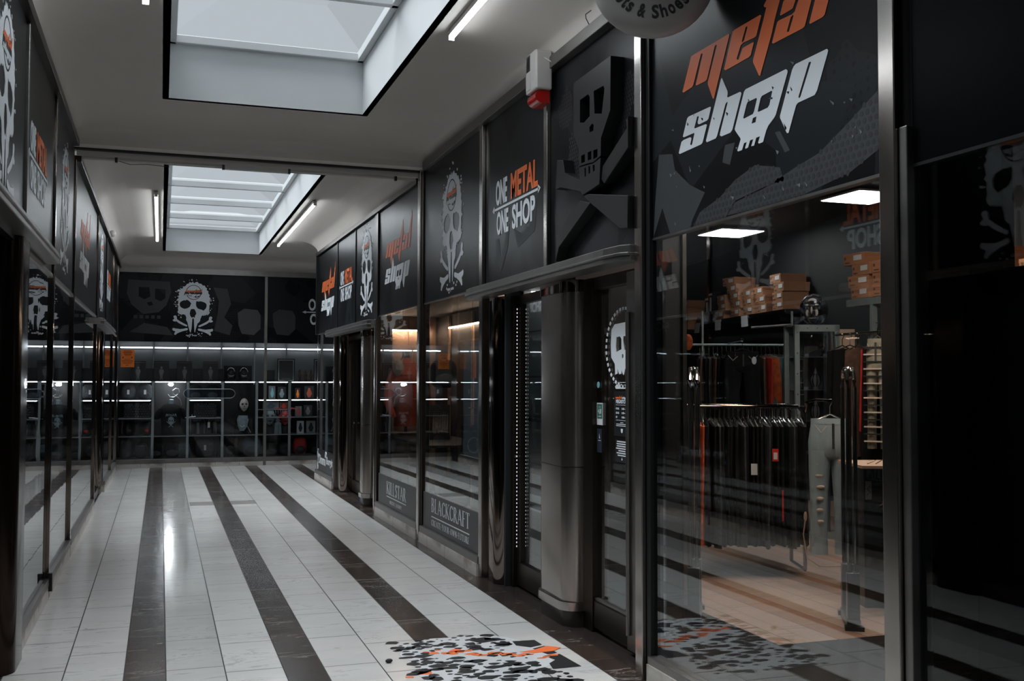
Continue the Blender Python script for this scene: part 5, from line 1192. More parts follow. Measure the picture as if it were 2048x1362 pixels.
# rear rails of shirts
ra, rb = Vector((6.15, 11.08, 0)), Vector((7.26, 10.71, 0)); rd = (rb-ra).normalized(); rz = math.atan2(rd.y, rd.x)
rk = thing('clothes_rack', 'wall rail with patterned shirts and trousers behind the front rack', 'clothes rack', tuple(ra))
MB().tube([(ra.x-.1, ra.y+.03, 2.03), (rb.x, rb.y, 2.03)], .014, 8).build('rail', 'galv', rk)
MB().tube([(6.78, 10.9, 2.24), (7.25, 10.72, 2.28)], .014, 8).build('upper_rail', 'dullsteel', rk)
b = MB()
for q in (.05, .98): p = ra+(rb-ra)*q; b.tube([(p.x, p.y, 0), (p.x, p.y, 2.44)], .016, 8)
b.build('upright', 'galv', rk)
mats = ['brownprint', 'blackfabric', 'charcoal', 'brownprint', 'blackfabric', 'blackfabric', 'charcoal', 'blackfabric', 'charcoal', 'blackfabric', 'blackfabric', 'charcoal', 'blackfabric', 'blueprint', 'brownprint', 'redfabric', 'orangecamo', 'tealprint', 'tealprint', 'blueprint', 'blueprint', 'charcoal']
nm_ = {'brownprint': 'brown patterned', 'blackfabric': 'plain black', 'charcoal': 'charcoal', 'blueprint': 'blue speckled', 'redfabric': 'bright red', 'orangecamo': 'orange printed', 'tealprint': 'teal printed'}
for i, m_ in enumerate(mats):
    q = ra+(rb-ra)*((i+.5)/len(mats))
    if m_ == 'tealprint' and i == 17: lb = 'teal printed shirt beside the orange one on the rear rail'
    else: lb = '%s shirt hanging on the rear rail' % nm_[m_]
    garment('shirt', (q.x, q.y), rz+PI/2+(1.0 if i in (16, 18) else .6 if m_ in ('tealprint',) else random.uniform(-.15, .15)), 2.02, .40, random.uniform(.52, .66), m_, lb, 'shirt', nm_[m_]+' shirts on the rear rail', 100+i, .045, 1.0)
jeans('black_trousers', (6.38, 10.45), math.radians(-22), 1.93, .42, .78, 'blackfabric', 'black trousers with white round tag, spread open before the rear rail', rips=False)
MB().tube([(6.38, 10.45, 2.055), (6.42, 10.55, 2.06), (6.50, 10.97, 2.045)], .008, 6).build('rail_arm', 'galv', bpy.data.objects['clothes_rack.001'])
t = thing('round_tag', 'white oval tag on the spread black trousers', 'tag', (6.47, 10.34, 1.83), math.radians(-22)); Mt = base_matrix(t)
MB().ball(tuple(Mt @ Vector((0, 0, 0))), .032, .004, .045, 14, 8).build('card', 'paper', t)
mt_ = thing('fabric_bouquet', 'crumpled red and yellow bandana tied at the left end of the rear rail', 'bandana', (6.0, 11.1, 2.1))
b = MB(); b.ball((6.02, 11.08, 2.06), .06, .05, .10, 10, 8); b.build('knot', 'orangecamo', mt_)
b = MB(); b.add([(5.98, 11.06, 2.08), (6.04, 11.06, 2.06), (5.86, 11.10, 2.26), (5.98, 11.10, 2.08), (6.02, 11.10, 2.06), (5.84, 11.12, 2.24)], [(0, 1, 2), (3, 5, 4), (0, 2, 5, 3), (1, 4, 5, 2), (0, 3, 4, 1)]); b.build('tail', 'redfabric', mt_)
# glass cabinet with skull helmet on top
cz = math.radians(-19); cb = thing('display_cabinet', 'tall riveted steel-framed glass cabinet with a skull mask on top', 'cabinet', (6.33, 8.93, 0), cz)
Mt = base_matrix(cb); b = MB(); w2, zt_ = .23, 2.17
for x in (-w2, w2-.05):
    for y in (0, .40): b.box(x, x+.05, y, y+.05, 0, zt_, Mt)
b.box(-w2, w2, 0, .05, zt_-.07, zt_, Mt); b.box(-w2, w2, .40, .45, zt_-.07, zt_, Mt); b.box(-w2, w2, 0, .45, zt_-.01, zt_, Mt); b.box(-w2, w2, 0, .05, 0, .07, Mt)
b.build('frame', 'galv', cb, bevel=.003)
b = MB()
for z in [.2+.21*i for i in range(10)]:
    for x in (-w2+.025, w2-.025): b.ball(tuple(Mt @ Vector((x, -.003, z))), .006, .006, .006, 6, 4)
for x in (-.1, 0, .1): b.ball(tuple(Mt @ Vector((x, -.003, zt_-.035))), .006, .006, .006, 6, 4)
b.build('rivet', 'steel', cb)
MB().box(-w2+.05, w2-.05, .43, .44, .07, zt_-.07, Mt).build('back_panel', 'greyfabric', cb)
for z in (1.84, 1.50, 1.18, .85): MB().box(-w2+.05, w2-.05, .05, .42, z, z+.008, Mt).build('glass_shelf', 'shelf', cb)
MB().box(-w2+.05, w2-.05, .012, .018, .07, zt_-.07, Mt).build('glass_door', 'glassC', cb)
b = MB(); b.box(w2, w2+.25, .30, .33, 1.3, 2.14, Mt); tag(b.build('beige_board', 'beigewall'), 'plain beige board standing just right of the glass cabinet', 'board')
for k, (x, z, r_, mm, lb) in enumerate(((.03, 1.51, .055, 'skin', 'striped round ornament on the middle cabinet shelf'), (.03, 1.19, .05, 'skin', 'striped round ornament on the lower cabinet shelf'))):
    t = thing('striped_ornament', lb, 'ornament', tuple(Mt @ Vector((x, .18, z))), cz, 'striped ornaments in the cabinet'); M2 = base_matrix(t)
    b = MB(); b.loft([(tuple(M2 @ Vector((0, 0, q))), rr, rr) for q, rr in ((0, .03), (.02, .022), (.05, .045), (.09, r_), (.13, .045), (.16, .02), (.20, .008), (.22, .004))], 14); b.build('body', mm, t)
    b = MB()
    for i in range(8):
        a = 2*PI*i/8; b.tube([tuple(M2 @ Vector((math.cos(a)*rr, math.sin(a)*rr, q))) for q, rr in ((.03, .03), (.06, .050), (.09, r_+.002), (.13, .047), (.16, .022))], .006, 5)
    b.build('stripe', 'black', t)
for k, (x, z, lb) in enumerate(((-.09, 1.848, 'small black figurine on the top cabinet shelf, left'), (.10, 1.848, 'small black figurine on the top cabinet shelf, right'), (-.10, 1.508, 'small black figurine on the middle cabinet shelf'))):
    p = Mt @ Vector((x, .15, z)); b = MB()
    b.loft([((p.x, p.y, p.z+q), r_, r_) for q, r_ in ((0, .03), (.015, .03), (.02, .012), (.05, .02), (.08, .014), (.095, .02), (.115, .006))], 10); tag(b.build('figurine', 'blackshine'), lb, 'figurine', 'cabinet figurines')
    b = MB(); b.box(p.x-.03, p.x+.02, p.y-.05, p.y-.046, p.z, p.z+.028); tag(b.build('price_card', 'paper'), 'white price card in front of the %s' % lb.split('the ')[0].strip().replace('small black figurine on', 'figurine') if False else 'white price card by the ' + ('left figurine on the top cabinet shelf', 'right figurine on the top cabinet shelf', 'figurine on the middle cabinet shelf')[k], 'price card', 'cabinet price cards')
def mask_fn(kind):
    def fn(q, d):
        q = q.copy(); f = max(0, -d.y)            # face looks to -y
        ex = math.exp(-((abs(d.x)-.38)**2/.030 + (d.z-.12)**2/.028)); q.y += f*ex*.030
        nz_ = math.exp(-(d.x**2/.018 + (d.z+.12)**2/.045)); q.y -= f*nz_*.022*(1 if kind != 'skull' else -.6)
        br = math.exp(-((abs(d.x)-.35)**2/.06 + (d.z-.34)**2/.012)); q.y -= f*br*.014
        ch = math.exp(-((abs(d.x)-.62)**2/.03 + (d.z+.30)**2/.08)); q.y += f*ch*.012
        mo = math.exp(-(d.x**2/.08 + (d.z+.52)**2/.008)); q.y += f*mo*.014
        if d.z < -.2: q.x *= 1-.35*(-.2-d.z)
        return q
    return fn
def head(par, c, s_, mat, name='face', R=None, kind='man'):
    b = MB(); b.ball(c, .085*s_, .105*s_, .13*s_, 28, 22, fn=lambda q, d: mask_fn(kind)(q/s_, d)*s_, M_=R); return b.build(name, mat, par)
hm = thing('skull_helmet', 'glossy black helmet mask with a pale skull face on the glass cabinet', 'mask', tuple(Mt @ Vector((.02, .18, 2.172))), math.radians(-45))
M2 = base_matrix(hm); R2 = M2.to_3x3(); c = M2 @ Vector((0, 0, .165))
fh = head(hm, tuple(M2 @ Vector((0, -.03, .150))), 1.1, 'blackshine', 'face', R2, 'skull')
for nm, cx, cz_, rx, rz_, yy in (('forehead_print', 0, .245, .045, .03, -.100), ('cheek_print', -.045, .125, .018, .035, -.118), ('cheek_print', .045, .125, .018, .035, -.118), ('nose_print', 0, .15, .010, .04, -.140), ('brow_print', -.04, .205, .03, .010, -.122), ('brow_print', .04, .205, .03, .010, -.122), ('jaw_print', 0, .075, .04, .016, -.108)):
    MB().ball(tuple(M2 @ Vector((cx, yy, cz_))), rx, .012, rz_, 12, 8, M_=R2).build(nm, 'skin', fh)
b = MB(); b.ball(tuple(c), .145, .155, .165, 22, 14, fn=lambda q, d: Vector((q.x, max(q.y, -.035) if abs(d.x) < .55 else q.y, q.z)), M_=R2); b.build('shell', 'blackshine', hm)
b = MB()
for sx in (-1, 1): b.ball(tuple(M2 @ Vector((sx*.036, -.117, .175))), .024, .014, .022, 12, 8, M_=R2)
b.ball(tuple(M2 @ Vector((0, -.135, .135))), .012, .012, .018, 8, 6, M_=R2); b.build('eye_socket', 'black', hm)
b = MB()
for i in range(5): b.tube([tuple(M2 @ Vector((-.03+.015*i, -.128, .095))), tuple(M2 @ Vector((-.03+.015*i, -.122, .065)))], .003, 5)
b.build('teeth_line', 'black', hm)
# right hanging clothes under the steel shelf
rk = thing('clothes_rack', 'short chrome rail under the steel shelf with hanging trousers', 'clothes rack', (6.42, 8.45, 0))
MB().tube([(6.42, 8.75, 2.06), (6.36, 7.2, 2.06)], .013, 8).build('rail', 'steel', rk)
b = MB(); b.tube([(6.43, 8.75, 0), (6.43, 8.75, 2.07)], .014, 8); b.tube([(6.355, 7.18, 0), (6.355, 7.18, 2.07)], .014, 8); b.build('upright', 'galv', rk)
for i, (y, m_, w_g, h_, lb) in enumerate(((8.62, 'blackfabric', .34, 1.1, 'long black trousers next to the beige board'), (8.50, 'blackfabric', .34, 1.1, 'black trousers with metal rings under the steel shelf'), (8.38, 'brownprint', .30, 1.05, 'dark brown trousers under the steel shelf'), (8.22, 'redfabric', .22, .80, 'red trousers with white star hanging under the steel shelf'), (8.08, 'blackfabric', .30, 1.1, 'black trousers between the red and the khaki ones'))):
    garment('trousers', (6.40, y), random.uniform(-.2, .2)+.5*(i == 3), 2.05, w_g, h_, m_, lb, 'trousers', None, 300+i, .05, 1.2)
t = jeans('ripped_trousers', (6.22, 7.86), math.radians(-52), 1.98, .20, 1.0, 'khaki', 'khaki trousers with rows of torn ladders, beside the tall steel post', rips=False)
Mt = base_matrix(t)
for i in range(14): MB().box(-.11, .11, -.078, -.05, 1.90-.066*i, 1.90-.066*i+.012, Mt).build('torn_ladder', 'denimlight' if i % 2 else 'black', t)
# black counter with printed front
cn = thing('black_counter', 'black counter with printed shoe advertising, right of the pale jeans', 'counter', (4.72, 6.13, 0), math.radians(-19)); Mt = base_matrix(cn)
MB().box(0, .9, 0, .5, 0, .98, Mt).build('body', 'blackshine', cn, bevel=.004)
MB().box(-.02, .92, -.03, .52, .98, 1.0, Mt).build('top', 'beigewall', cn)
fc = lambda u, v, w: tuple(Mt @ Vector((u, -w, v)))
b = MB(); text_mesh(b, 'ALTERCORE', (.14, .34, .895, .915), fc, .001, .02); b.prism([[(.18, .878), (.27, .878), (.27, .883), (.18, .883)]], fc, 0, .001); b.build('lettering', 'greyprint', cn)
b = MB(); b.prism([[(0.01, .76), (.055, .76), (.055, .89), (.01, .89)]], fc, 0, .002); b.build('sticker', 'greyfabric', cn)
b = MB(); b.tube([fc(.045, .86, .003), fc(.02, .835, .003), (fc(.045, .815, .003)), fc(.02, .79, .003)], .004, 5); b.build('sticker_mark', 'black', cn)
b = MB(); text_mesh(b, 'Tribal', (0, .17, 0, .04), lambda u, v, w: fc(.10+u*.78+v*.6, .72-u*.62+v*.78, w), .001, .02, shear=.3); b.build('red_lettering', 'postertext', cn)
for k in range(3):
    p = Mt @ Vector((.06+.06*k, .1, 1.0)); b = MB(); b.tube([(p.x, p.y, 1.004), (p.x+.05, p.y-.03, 1.03+.01*k)], .004, 5); tag(b.build('metal_pin', 'steel'), 'thin steel pin lying on the black counter', 'pin', 'steel pins on the counter')

# ---- glazed case beside the first doorway
sbox('wall_case_lining', 'plastic', (3.18, 3.20, 6.72, 7.66, 0, 2.5), (2.70, 3.20, 7.64, 7.66, 0, 2.5), (2.70, 3.2, 6.70, 6.72, 0, 2.5), (2.68, 3.2, 6.70, 7.66, 2.30, 2.32), (2.68, 3.2, 6.70, 7.66, 0, .10))
for i, (z, lb) in enumerate(((1.97, 'top glass shelf of the lit case beside the pillar'), (1.62, 'second glass shelf of the lit case beside the pillar'), (1.28, 'thick black shelf of the lit case carrying a cap'), (.60, 'low white shelf of the lit case beside the pillar'))):
    tag(MB().box(2.72, 3.17, 6.73, 7.63, z, z+(.01 if i < 2 else .025)).build('case_shelf', 'glassC' if i < 2 else ('black' if i == 2 else 'plastic')), lb, 'shelf', 'shelves in the lit case')
cl = thing('case_light', 'cool light strip inside the glazed case beside the pillar', 'light strip', (2.95, 7.6, 2.29)); MB().box(2.75, 3.15, 7.58, 7.61, 2.285, 2.298).build('strip', 'casewhite', cl); MB().box(2.74, 3.16, 7.57, 7.62, 2.296, 2.304).build('mount', 'plastic', cl)
sb_ = thing('small_stand', 'small black stand with a white card on the top shelf of the lit case', 'stand', (2.86, 7.45, 1.98))
MB().box(2.82, 2.92, 7.40, 7.50, 1.981, 2.09).build('block', 'black', sb_); MB().box(2.84, 2.90, 7.385, 7.39, 1.985, 2.04).build('card', 'paper', sb_)
cap_ = thing('studded_hat', 'black studded cap on the thick shelf of the lit case', 'cap', (2.90, 7.42, 1.306))
MB().ball((2.90, 7.42, 1.32), .09, .11, .12, 16, 10, fn=lambda q, d: Vector((q.x, q.y, max(q.z, -.01)))).build('crown', 'blackshine', cap_)
MB().ball((2.90, 7.31, 1.318), .07, .07, .008, 14, 6).build('peak', 'blackshine', cap_)
jw = thing('bead_tree', 'glittering bead necklace hanging under the top shelf of the lit case', 'necklace', (2.86, 7.45, 1.9)); b = MB(); rnd = random.Random(5)
for i in range(26): b.ball((2.86+rnd.uniform(-.02, .02), 7.45+rnd.uniform(-.03, .03), 1.93-.011*i), .005, .005, .005, 6, 4)
b.build('beads', 'steel', jw)
bg = thing('handbag', 'round white handbag with dark edge on the low shelf of the lit case', 'handbag', (2.86, 7.40, .63))
b = MB(); b.ball((2.86, 7.40, .80), .05, .15, .16, 18, 12); b.build('body', 'plastic', bg); b = MB(); b.tube([(2.86, 7.40+.155*math.cos(a), .80+.165*math.sin(a)) for a in [2*PI*i/20 for i in range(20)]], .008, 6, closed=True); b.build('rim', 'black', bg)
MB().box(2.80, 2.92, 7.28, 7.52, .627, .65).build('foot', 'black', bg)
t = thing('backpack', 'small black backpack behind the white handbag in the lit case', 'backpack', (3.0, 7.5, .63)); MB().ball((3.02, 7.5, .83), .08, .10, .20, 14, 10).build('body', 'blackfabric', t); MB().tube([(3.02, 7.46, 1.02), (3.02, 7.5, 1.07), (3.02, 7.54, 1.02)], .008, 6).build('handle', 'black', t)

# ---- showcases behind the two tall right windows
sbox('wall_case_back', 'darkwall', (3.36, 3.44, 7.68, 13.0, 0, 2.45)); sbox('wall_case_end', 'beigewall', (2.56, 3.36, 12.92, 12.96, .16, 2.42)); sbox('wall_case_side', 'darkwall', (2.56, 3.4, 7.66, 7.70, 0, 2.45))
sbox('floor_case', 'greywall', (2.55, 3.36, 8.05, 12.92, .02, .16)); sbox('ceiling_case', 'darkwall', (2.54, 3.44, 7.66, 12.96, 2.40, 2.44))
sbox('wall_case_far_lining', 'darkwall', (3.36, 3.4, 13.0, 16.8, 0, 2.4)); sbox('ceiling_case', 'darkwall', (2.54, 3.44, 12.96, 16.8, 2.40, 2.44)); sbox('floor_case', 'darkmarble', (2.7, 3.36, 12.96, 16.8, .0, .12)); sbox('wall_case_far_divider', 'greywall', (2.56, 3.36, 15.08, 15.12, .12, 2.4))
for i, y in enumerate((12.2, 11.2, 10.2, 9.2)):
    t = thing('slotted_upright', ('slotted steel shelf upright behind the glass, %s' % ('farthest from the camera', 'second farthest', 'behind the wide post', 'nearest the doorway')[i]), 'shelf upright', (3.34, y, .16), 0, 'slotted uprights in the showcase')
    MB().box(3.33, 3.358, y-.02, y+.02, .16, 2.38).build('channel', 'beigewall', t)
    b = MB()
    for k in range(26): b.box(3.328, 3.331, y-.004, y+.004, .30+k*.08, .33+k*.08)
    b.build('slots', 'black', t)
for x in (2.80, 3.02):
    t = thing('slotted_upright', 'slotted steel upright on the warm-lit end wall of the showcase, %s' % ('next to the glass' if x < 2.9 else 'behind the red jacket'), 'shelf upright', (x, 12.9, .16), 0, 'slotted uprights on the end wall')
    MB().box(x-.02, x+.02, 12.89, 12.918, .16, 2.38).build('channel', 'beigewall', t)
ws = thing('light_strip', 'warm light strip along the top of the showcase back wall', 'light strip', (3.33, 10.2, 2.24)); MB().box(3.318, 3.33, 8.4, 12.15, 2.225, 2.24).build('strip', 'warmstrip', ws); MB().box(3.315, 3.357, 8.4, 12.15, 2.24, 2.25).build('holder', 'dullsteel', ws)
ws = thing('light_strip', 'short warm light strip above the red jacket', 'light strip', (2.9, 12.85, 2.24)); MB().box(2.62, 3.25, 12.84, 12.86, 2.22, 2.235).build('strip', 'warmstrip', ws); MB().box(2.62, 3.25, 12.835, 12.915, 2.235, 2.245).build('holder', 'dullsteel', ws)
tag(MB().box(2.60, 3.32, 10.3, 12.88, .90, .925).build('showcase_shelf', 'black'), 'black shelf inside the showcase under the red jacket', 'shelf')
mq = thing('mannequin_bust', 'mannequin torso in an orange-red jacket inside the showcase', 'mannequin', (2.86, 12.45, .93), math.radians(20)); Mt = base_matrix(mq)
b = MB(); T = lambda x, y, z: tuple(Mt @ Vector((x, y, z)))
b.loft([(T(0, 0, .10), .15, .10), (T(0, 0, .25), .14, .10), (T(0, 0, .5), .18, .12), (T(0, 0, .72), .20, .12), (T(0, 0, .82), .19, .10), (T(0, 0, .90), .09, .07), (T(0, 0, .94), .06, .06)], 20)
for s_ in (-1, 1): b.loft([(T(s_*.17, 0, .82), .07, .07), (T(s_*.25, -.02, .62), .062, .06), (T(s_*.29, -.05, .40), .05, .05), (T(s_*.26, -.12, .22), .042, .042)], 12)
b.build('jacket', 'jacket', mq)
b = MB(); b.loft([(T(0, 0, .94), .05, .05), (T(0, 0, 1.01), .045, .05), (T(0, 0, 1.02), .03, .03)], 14); b.build('neck', 'black', mq)
b = MB(); b.loft([(T(0, 0, 0), .10, .10), (T(0, 0, .02), .10, .10), (T(0, 0, .03), .02, .02), (T(0, 0, .12), .02, .02)], 16); b.build('stand', 'steel', mq)
b = MB()
for k in range(3): b.box(-.12, .12, -.125, -.12, .62+k*.05, .63+k*.05, Mt)
b.build('seam', 'brownprint', mq)
t = thing('hood_mask', 'pale goat-horned mask hanging left of the red jacket', 'mask', (2.72, 12.3, 1.7)); head(t, (2.72, 12.25, 1.74), .8, 'skin', 'face')
b = MB()
for s_ in (-1, 1): b.tube([(2.72+s_*.04, 12.25, 1.82), (2.72+s_*.08, 12.25, 1.90), (2.72+s_*.06, 12.25, 1.97)], [.016, .011, .004], 8)
b.build('horn', 'skin', t)
def hat(x, y, z, lb, r=.14, pointed=False):
    t = thing('hat', lb, 'hat', (x, y, z), 0, 'hats in the showcase')
    b = MB(); b.loft([((x, y, z+q), a, a) for q, a in (((0, r), (.006, r), (.012, r*.55), (.16, r*.30), (.26, .015)) if pointed else ((0, r), (.008, r), (.016, r*.62), (.10, r*.60), (.13, r*.45), (.125, r*.1)))], 20); cr_ = b.build('crown_and_brim', 'blackfabric', t)
    b = MB(); b.loft([((x, y, z+.02), r*.63, r*.63), ((x, y, z+.045), r*.62 if not pointed else r*.52, r*.62 if not pointed else r*.52)], 20, cap=False); b.build('band', 'blackshine', cr_)
hat(2.75, 12.3, .17, 'pointed black hat at the far end of the showcase floor', .16, True); hat(2.98, 11.9, .17, 'round black hat on the showcase floor behind the slim lettering', .17); hat(2.80, 11.5, .17, 'black brimmed hat on the showcase floor next to the glass', .16)
def backpack(x, y, z, w, h, d, lb, grp, mat='blackfabric', rz=0, tagged=False, trim='charcoal'):
    t = thing('backpack', lb, 'backpack', (x, y, z), rz, grp); Mt = base_matrix(t); T = lambda a, c, e: tuple(Mt @ Vector((a, c, e)))
    b = MB(); b.ball(T(0, 0, h*.5), w/2, d/2, h/2, 18, 12, fn=lambda q, dd: Vector((math.copysign(abs(q.x/(w/2))**.6, q.x)*w/2, math.copysign(abs(q.y/(d/2))**.7, q.y)*d/2, math.copysign(abs(q.z/(h/2))**.7, q.z)*h/2)), M_=Mt.to_3x3()); b.build('body', mat, t)
    b = MB(); b.ball(T(0, -d*.42, h*.32), w*.36, d*.16, h*.22, 14, 8, M_=Mt.to_3x3()); b.build('pocket', trim, t)
    MB().tube([T(-.04, 0, h*.98), T(-.03, 0, h*1.06), T(.03, 0, h*1.06), T(.04, 0, h*.98)], .008, 6).build('handle', 'black', t)
    if tagged: MB().box(-.02, .02, -d*.60, -d*.585, h*.35, h*.62, Mt).build('price_tag', 'paper', t)
    return t
backpack(3.15, 11.75, 1.50, .32, .34, .16, 'dark backpack hanging in the showcase beside the orange notice', 'backpacks in the tall showcase')
backpack(3.05, 10.9, .17, .34, .42, .2, 'black backpack standing on the showcase floor', 'backpacks in the tall showcase')
t = thing('script_board', 'small black board with pale jagged script in the showcase', 'board', (2.95, 11.2, .93)); MB().box(2.85, 3.08, 11.2, 11.22, .93, 1.32).build('board', 'black', t)
b = MB(); rnd = random.Random(9)
for i in range(14): x = 2.88+i*.013; b.prism([[(x, 1.0+rnd.uniform(0, .1)), (x+.006, 1.0), (x+.008, 1.2+rnd.uniform(0, .06))]], lambda u, v, w: (u, 11.199-w, v), 0, .002)
b.build('script', 'paper', t)
t = thing('printed_bag', 'black bag with a pale ring print hanging near the doorway end', 'bag', (2.95, 9.9, .8)); MB().box(2.86, 3.06, 9.88, 9.96, .75, 1.15).build('body', 'blackfabric', t, bevel=.01); MB().tube([(2.96, 9.92, 1.32), (2.96, 9.92, 2.40)], .003, 5).build('hanging_cord', 'blackmetal', t)
MB().tube([(2.96+.06*math.cos(a), 9.872, .95+.075*math.sin(a)) for a in [2*PI*i/16 for i in range(16)]], .007, 5, closed=True).build('ring_print', 'greyfabric', t); MB().tube([(2.90, 9.92, 1.15), (2.92, 9.92, 1.32), (3.0, 9.92, 1.32), (3.02, 9.92, 1.15)], .006, 6).build('handle', 'black', t)
t = thing('glass_skull_pile', 'pile of clear glass ornaments at the foot of the near showcase', 'ornament', (2.9, 9.3, .16)); b = MB(); rnd = random.Random(2)
for i in range(7): b.ball((2.9+rnd.uniform(-.1, .1), 9.3+rnd.uniform(-.1, .1), .20+.05*i), .07-.006*i, .07-.006*i, .05, 12, 8)
b.build('ornament', 'glassC', t)
tag(MB().box(3.325, 3.331, 11.02, 11.17, 1.62, 1.90).build('notice', 'posterorange'), 'orange notice on the showcase back wall, seen through the glass', 'notice')
t = thing('skateboard_deck', 'tall black board with pale spike artwork leaning at the doorway end of the showcase', 'board', (3.2, 9.0, .16)); MB().box(3.10, 3.14, 8.75, 9.05, .16, 2.0).build('deck', 'blackshine', t, bevel=.02)
MB().prism([[(8.80, 1.9), (8.88, 1.3), (9.0, 1.7)]], lambda u, v, w: (3.099-w, u, v), 0, .002).build('spike_print', 'greyfabric', t)
# display in the far-right corner window
t = thing('slim_curtain', 'pale curtain hanging inside the corner window', 'curtain', (3.0, 16.2, .12)); b = MB(); cloth_slab(b, Matrix.Translation((2.85, 16.55, 0)), .30, 2.15, 2.27, .04, 8, 1.0, 16); b.build('cloth', 'greyfabric', t)
backpack(2.85, 15.7, .12, .36, .5, .2, 'dark bag standing in the corner window behind the blackletter film', None)

# ================================================================ BACK DISPLAY
Y0, Y1 = 19.98, 20.58
UPX = [-.74, -.13, .48, 1.10, 1.72, 2.33, 2.95, 3.57, 4.18]
for i, x in enumerate(UPX[1:8]):
    t = thing('shelf_upright', 'steel shelf upright in the back window, %s from the left' % ('first', 'second', 'third', 'fourth', 'fifth', 'sixth', 'seventh')[i], 'shelf upright', (x, Y0, .15), 0, 'shelf uprights in the back window')
    MB().box(x-.022, x+.022, Y0-.02, Y0+.02, .15, 1.56).build('front_channel', 'shelf', t); MB().box(x-.012, x+.012, Y1, Y1+.03, 1.5, 2.4).build('rear_channel', 'shelf', t)
def bshelf(x0, x1, z, lb, lit=True, m_='shelf'):
    t = thing('display_shelf', lb, 'shelf', ((x0+x1)/2, Y0, z), 0, 'display shelves in the back window')
    MB().box(x0, x1, Y0-.01, Y1, z-.012, z, None).build('board', m_, t)
    if lit: MB().box(x0+.02, x1-.02, Y0-.03, Y0-.012, z-.012, z+.001).build('light_strip', 'strip', t)
cn_ = ['left end bay', 'second bay', 'third bay', 'fourth bay', 'fifth bay', 'sixth bay', 'seventh bay', 'eighth bay']
for i in range(8):
    x0, x1 = UPX[i]+.022, UPX[i+1]-.022
    bshelf(x0, x1, 1.555, 'lit upper display shelf in the back window, %s' % cn_[i])
    if i != 1 and i != 3: bshelf(x0, x1, 1.215, 'lit middle display shelf in the back window, %s' % cn_[i])
    if i not in (1, 3): bshelf(x0, x1, .885, 'unlit display shelf below the middle one, %s' % cn_[i], False)
    bshelf(x0, x1, .56, 'lower display shelf in the back window, %s' % cn_[i], False)
for i in range(8):
    x0, x1 = UPX[i]+.02, UPX[i+1]-.02
    t = thing('light_bar', 'top light bar on the rear wall of the back window, %s' % cn_[i], 'light bar', ((x0+x1)/2, Y1, 2.20), 0, 'top light bars in the back window')
    MB().box(x0, x1, Y1-.01, Y1+.01, 2.185, 2.205).build('strip', 'strip', t); MB().box(x0, x1, Y1+.008, Y1+.035, 2.18, 2.21).build('holder', 'shelf', t)
cnt = [0]
def board_item(x, z, w, h, lb, fig=True, m_='black'):
    t = thing('boxed_figure', lb, 'boxed figure', (x, 20.3, z), 0, 'boxed figures on the upper shelf')
    MB().box(x-w/2, x+w/2, 20.27, 20.36, z, z+h).build('carton', m_, t, bevel=.004)
    MB().box(x-w/2, x+w/2, 20.262, 20.27, z+h-.03, z+h-.022).build('edge_line', 'greyfabric', t)
    if fig:
        b = MB(); b.ball((x, 20.266, z+h*.68), .022, .006, .026, 10, 8); b.loft([((x, 20.266, z+h*.16), .018, .005), ((x, 20.266, z+h*.36), .03, .006), ((x, 20.266, z+h*.50), .045, .006), ((x, 20.266, z+h*.60), .03, .005)], 10)
        for s_ in (-1, 1): b.tube([(x+s_*.012, 20.266, z+h*.18), (x+s_*.02, 20.266, z+.03)], .008, 5)
        b.build('figure_print', 'greyfabric', t)
    return t
for x, lb in ((-.40, 'dark boxed figure behind the orange poster'), (.01, 'dark boxed figure, second from the left on the upper shelf'), (.42, 'dark boxed figure, third from the left on the upper shelf'), (.89, 'dark boxed figure below the skull badge, fourth on the upper shelf')):
    board_item(x, 1.556, .27, .38, lb)
for i, x in enumerate((-.18, .22, .66, 1.04)):
    b = MB(); b.box(x-.09, x+.09, 20.34, 20.42, 1.556, 1.80); tag(b.build('black_riser', 'black'), 'plain black block between boxed figures, %s on the upper shelf' % ('first', 'second', 'third', 'fourth')[i], 'block', 'black blocks on the upper shelf')
def pedestal_head(x, z, s_, m_, lb, cat='mask', horns=False, extra=None):
    t = thing('head_figure', lb, cat, (x, 20.2, z)); head(t, (x, 20.2, z+.15*s_), s_, m_, 'face')
    b = MB()
    for q in (-1, 1): b.ball((x+q*.034*s_, 20.2-.085*s_, z+.168*s_), .017*s_, .010*s_, .012*s_, 10, 6)
    b.build('eye', 'black' if not horns else 'skin', t)
    b = MB(); b.ball((x, 20.2-.088*s_, z+.085*s_), .032*s_, .012*s_, .012*s_, 12, 6); b.build('mouth', 'black', t)
    b = MB(); b.loft([((x, 20.22, z-.02+q), a, a*.8) for q, a in ((0, .11*s_), (.02, .10*s_), (.05, .05*s_), (.10, .045*s_))], 16); b.build('neck', 'black', t)
    b = MB()
    for q in (-1, 1): b.ball((x+q*.092*s_, 20.21, z+.15*s_), .014*s_, .03*s_, .045*s_, 10, 8)
    b.build('ear', m_, t)
    if horns:
        for q in (-1, 1): MB().tube([(x+q*.05*s_, 20.17, z+.25*s_), (x+q*.10*s_, 20.15, z+.29*s_), (x+q*.15*s_, 20.15, z+.285*s_), (x+q*.17*s_, 20.15, z+.25*s_)], [.02*s_, .016*s_, .011*s_, .003], 8).build('horn', m_, t)
    return t
for i, x in enumerate((1.26, 1.50)):
    t = thing('helmet', 'glossy black helmet on the upper shelf, %s of the two' % ('left' if i == 0 else 'right'), 'helmet', (x, 20.25, 1.556)); MB().ball((x, 20.25, 1.70), .10, .12, .13, 16, 12).build('shell', 'blackshine', t); MB().loft([((x, 20.25, 1.557), .10, .11), ((x, 20.25, 1.60), .085, .09)], 14).build('base', 'black', t)
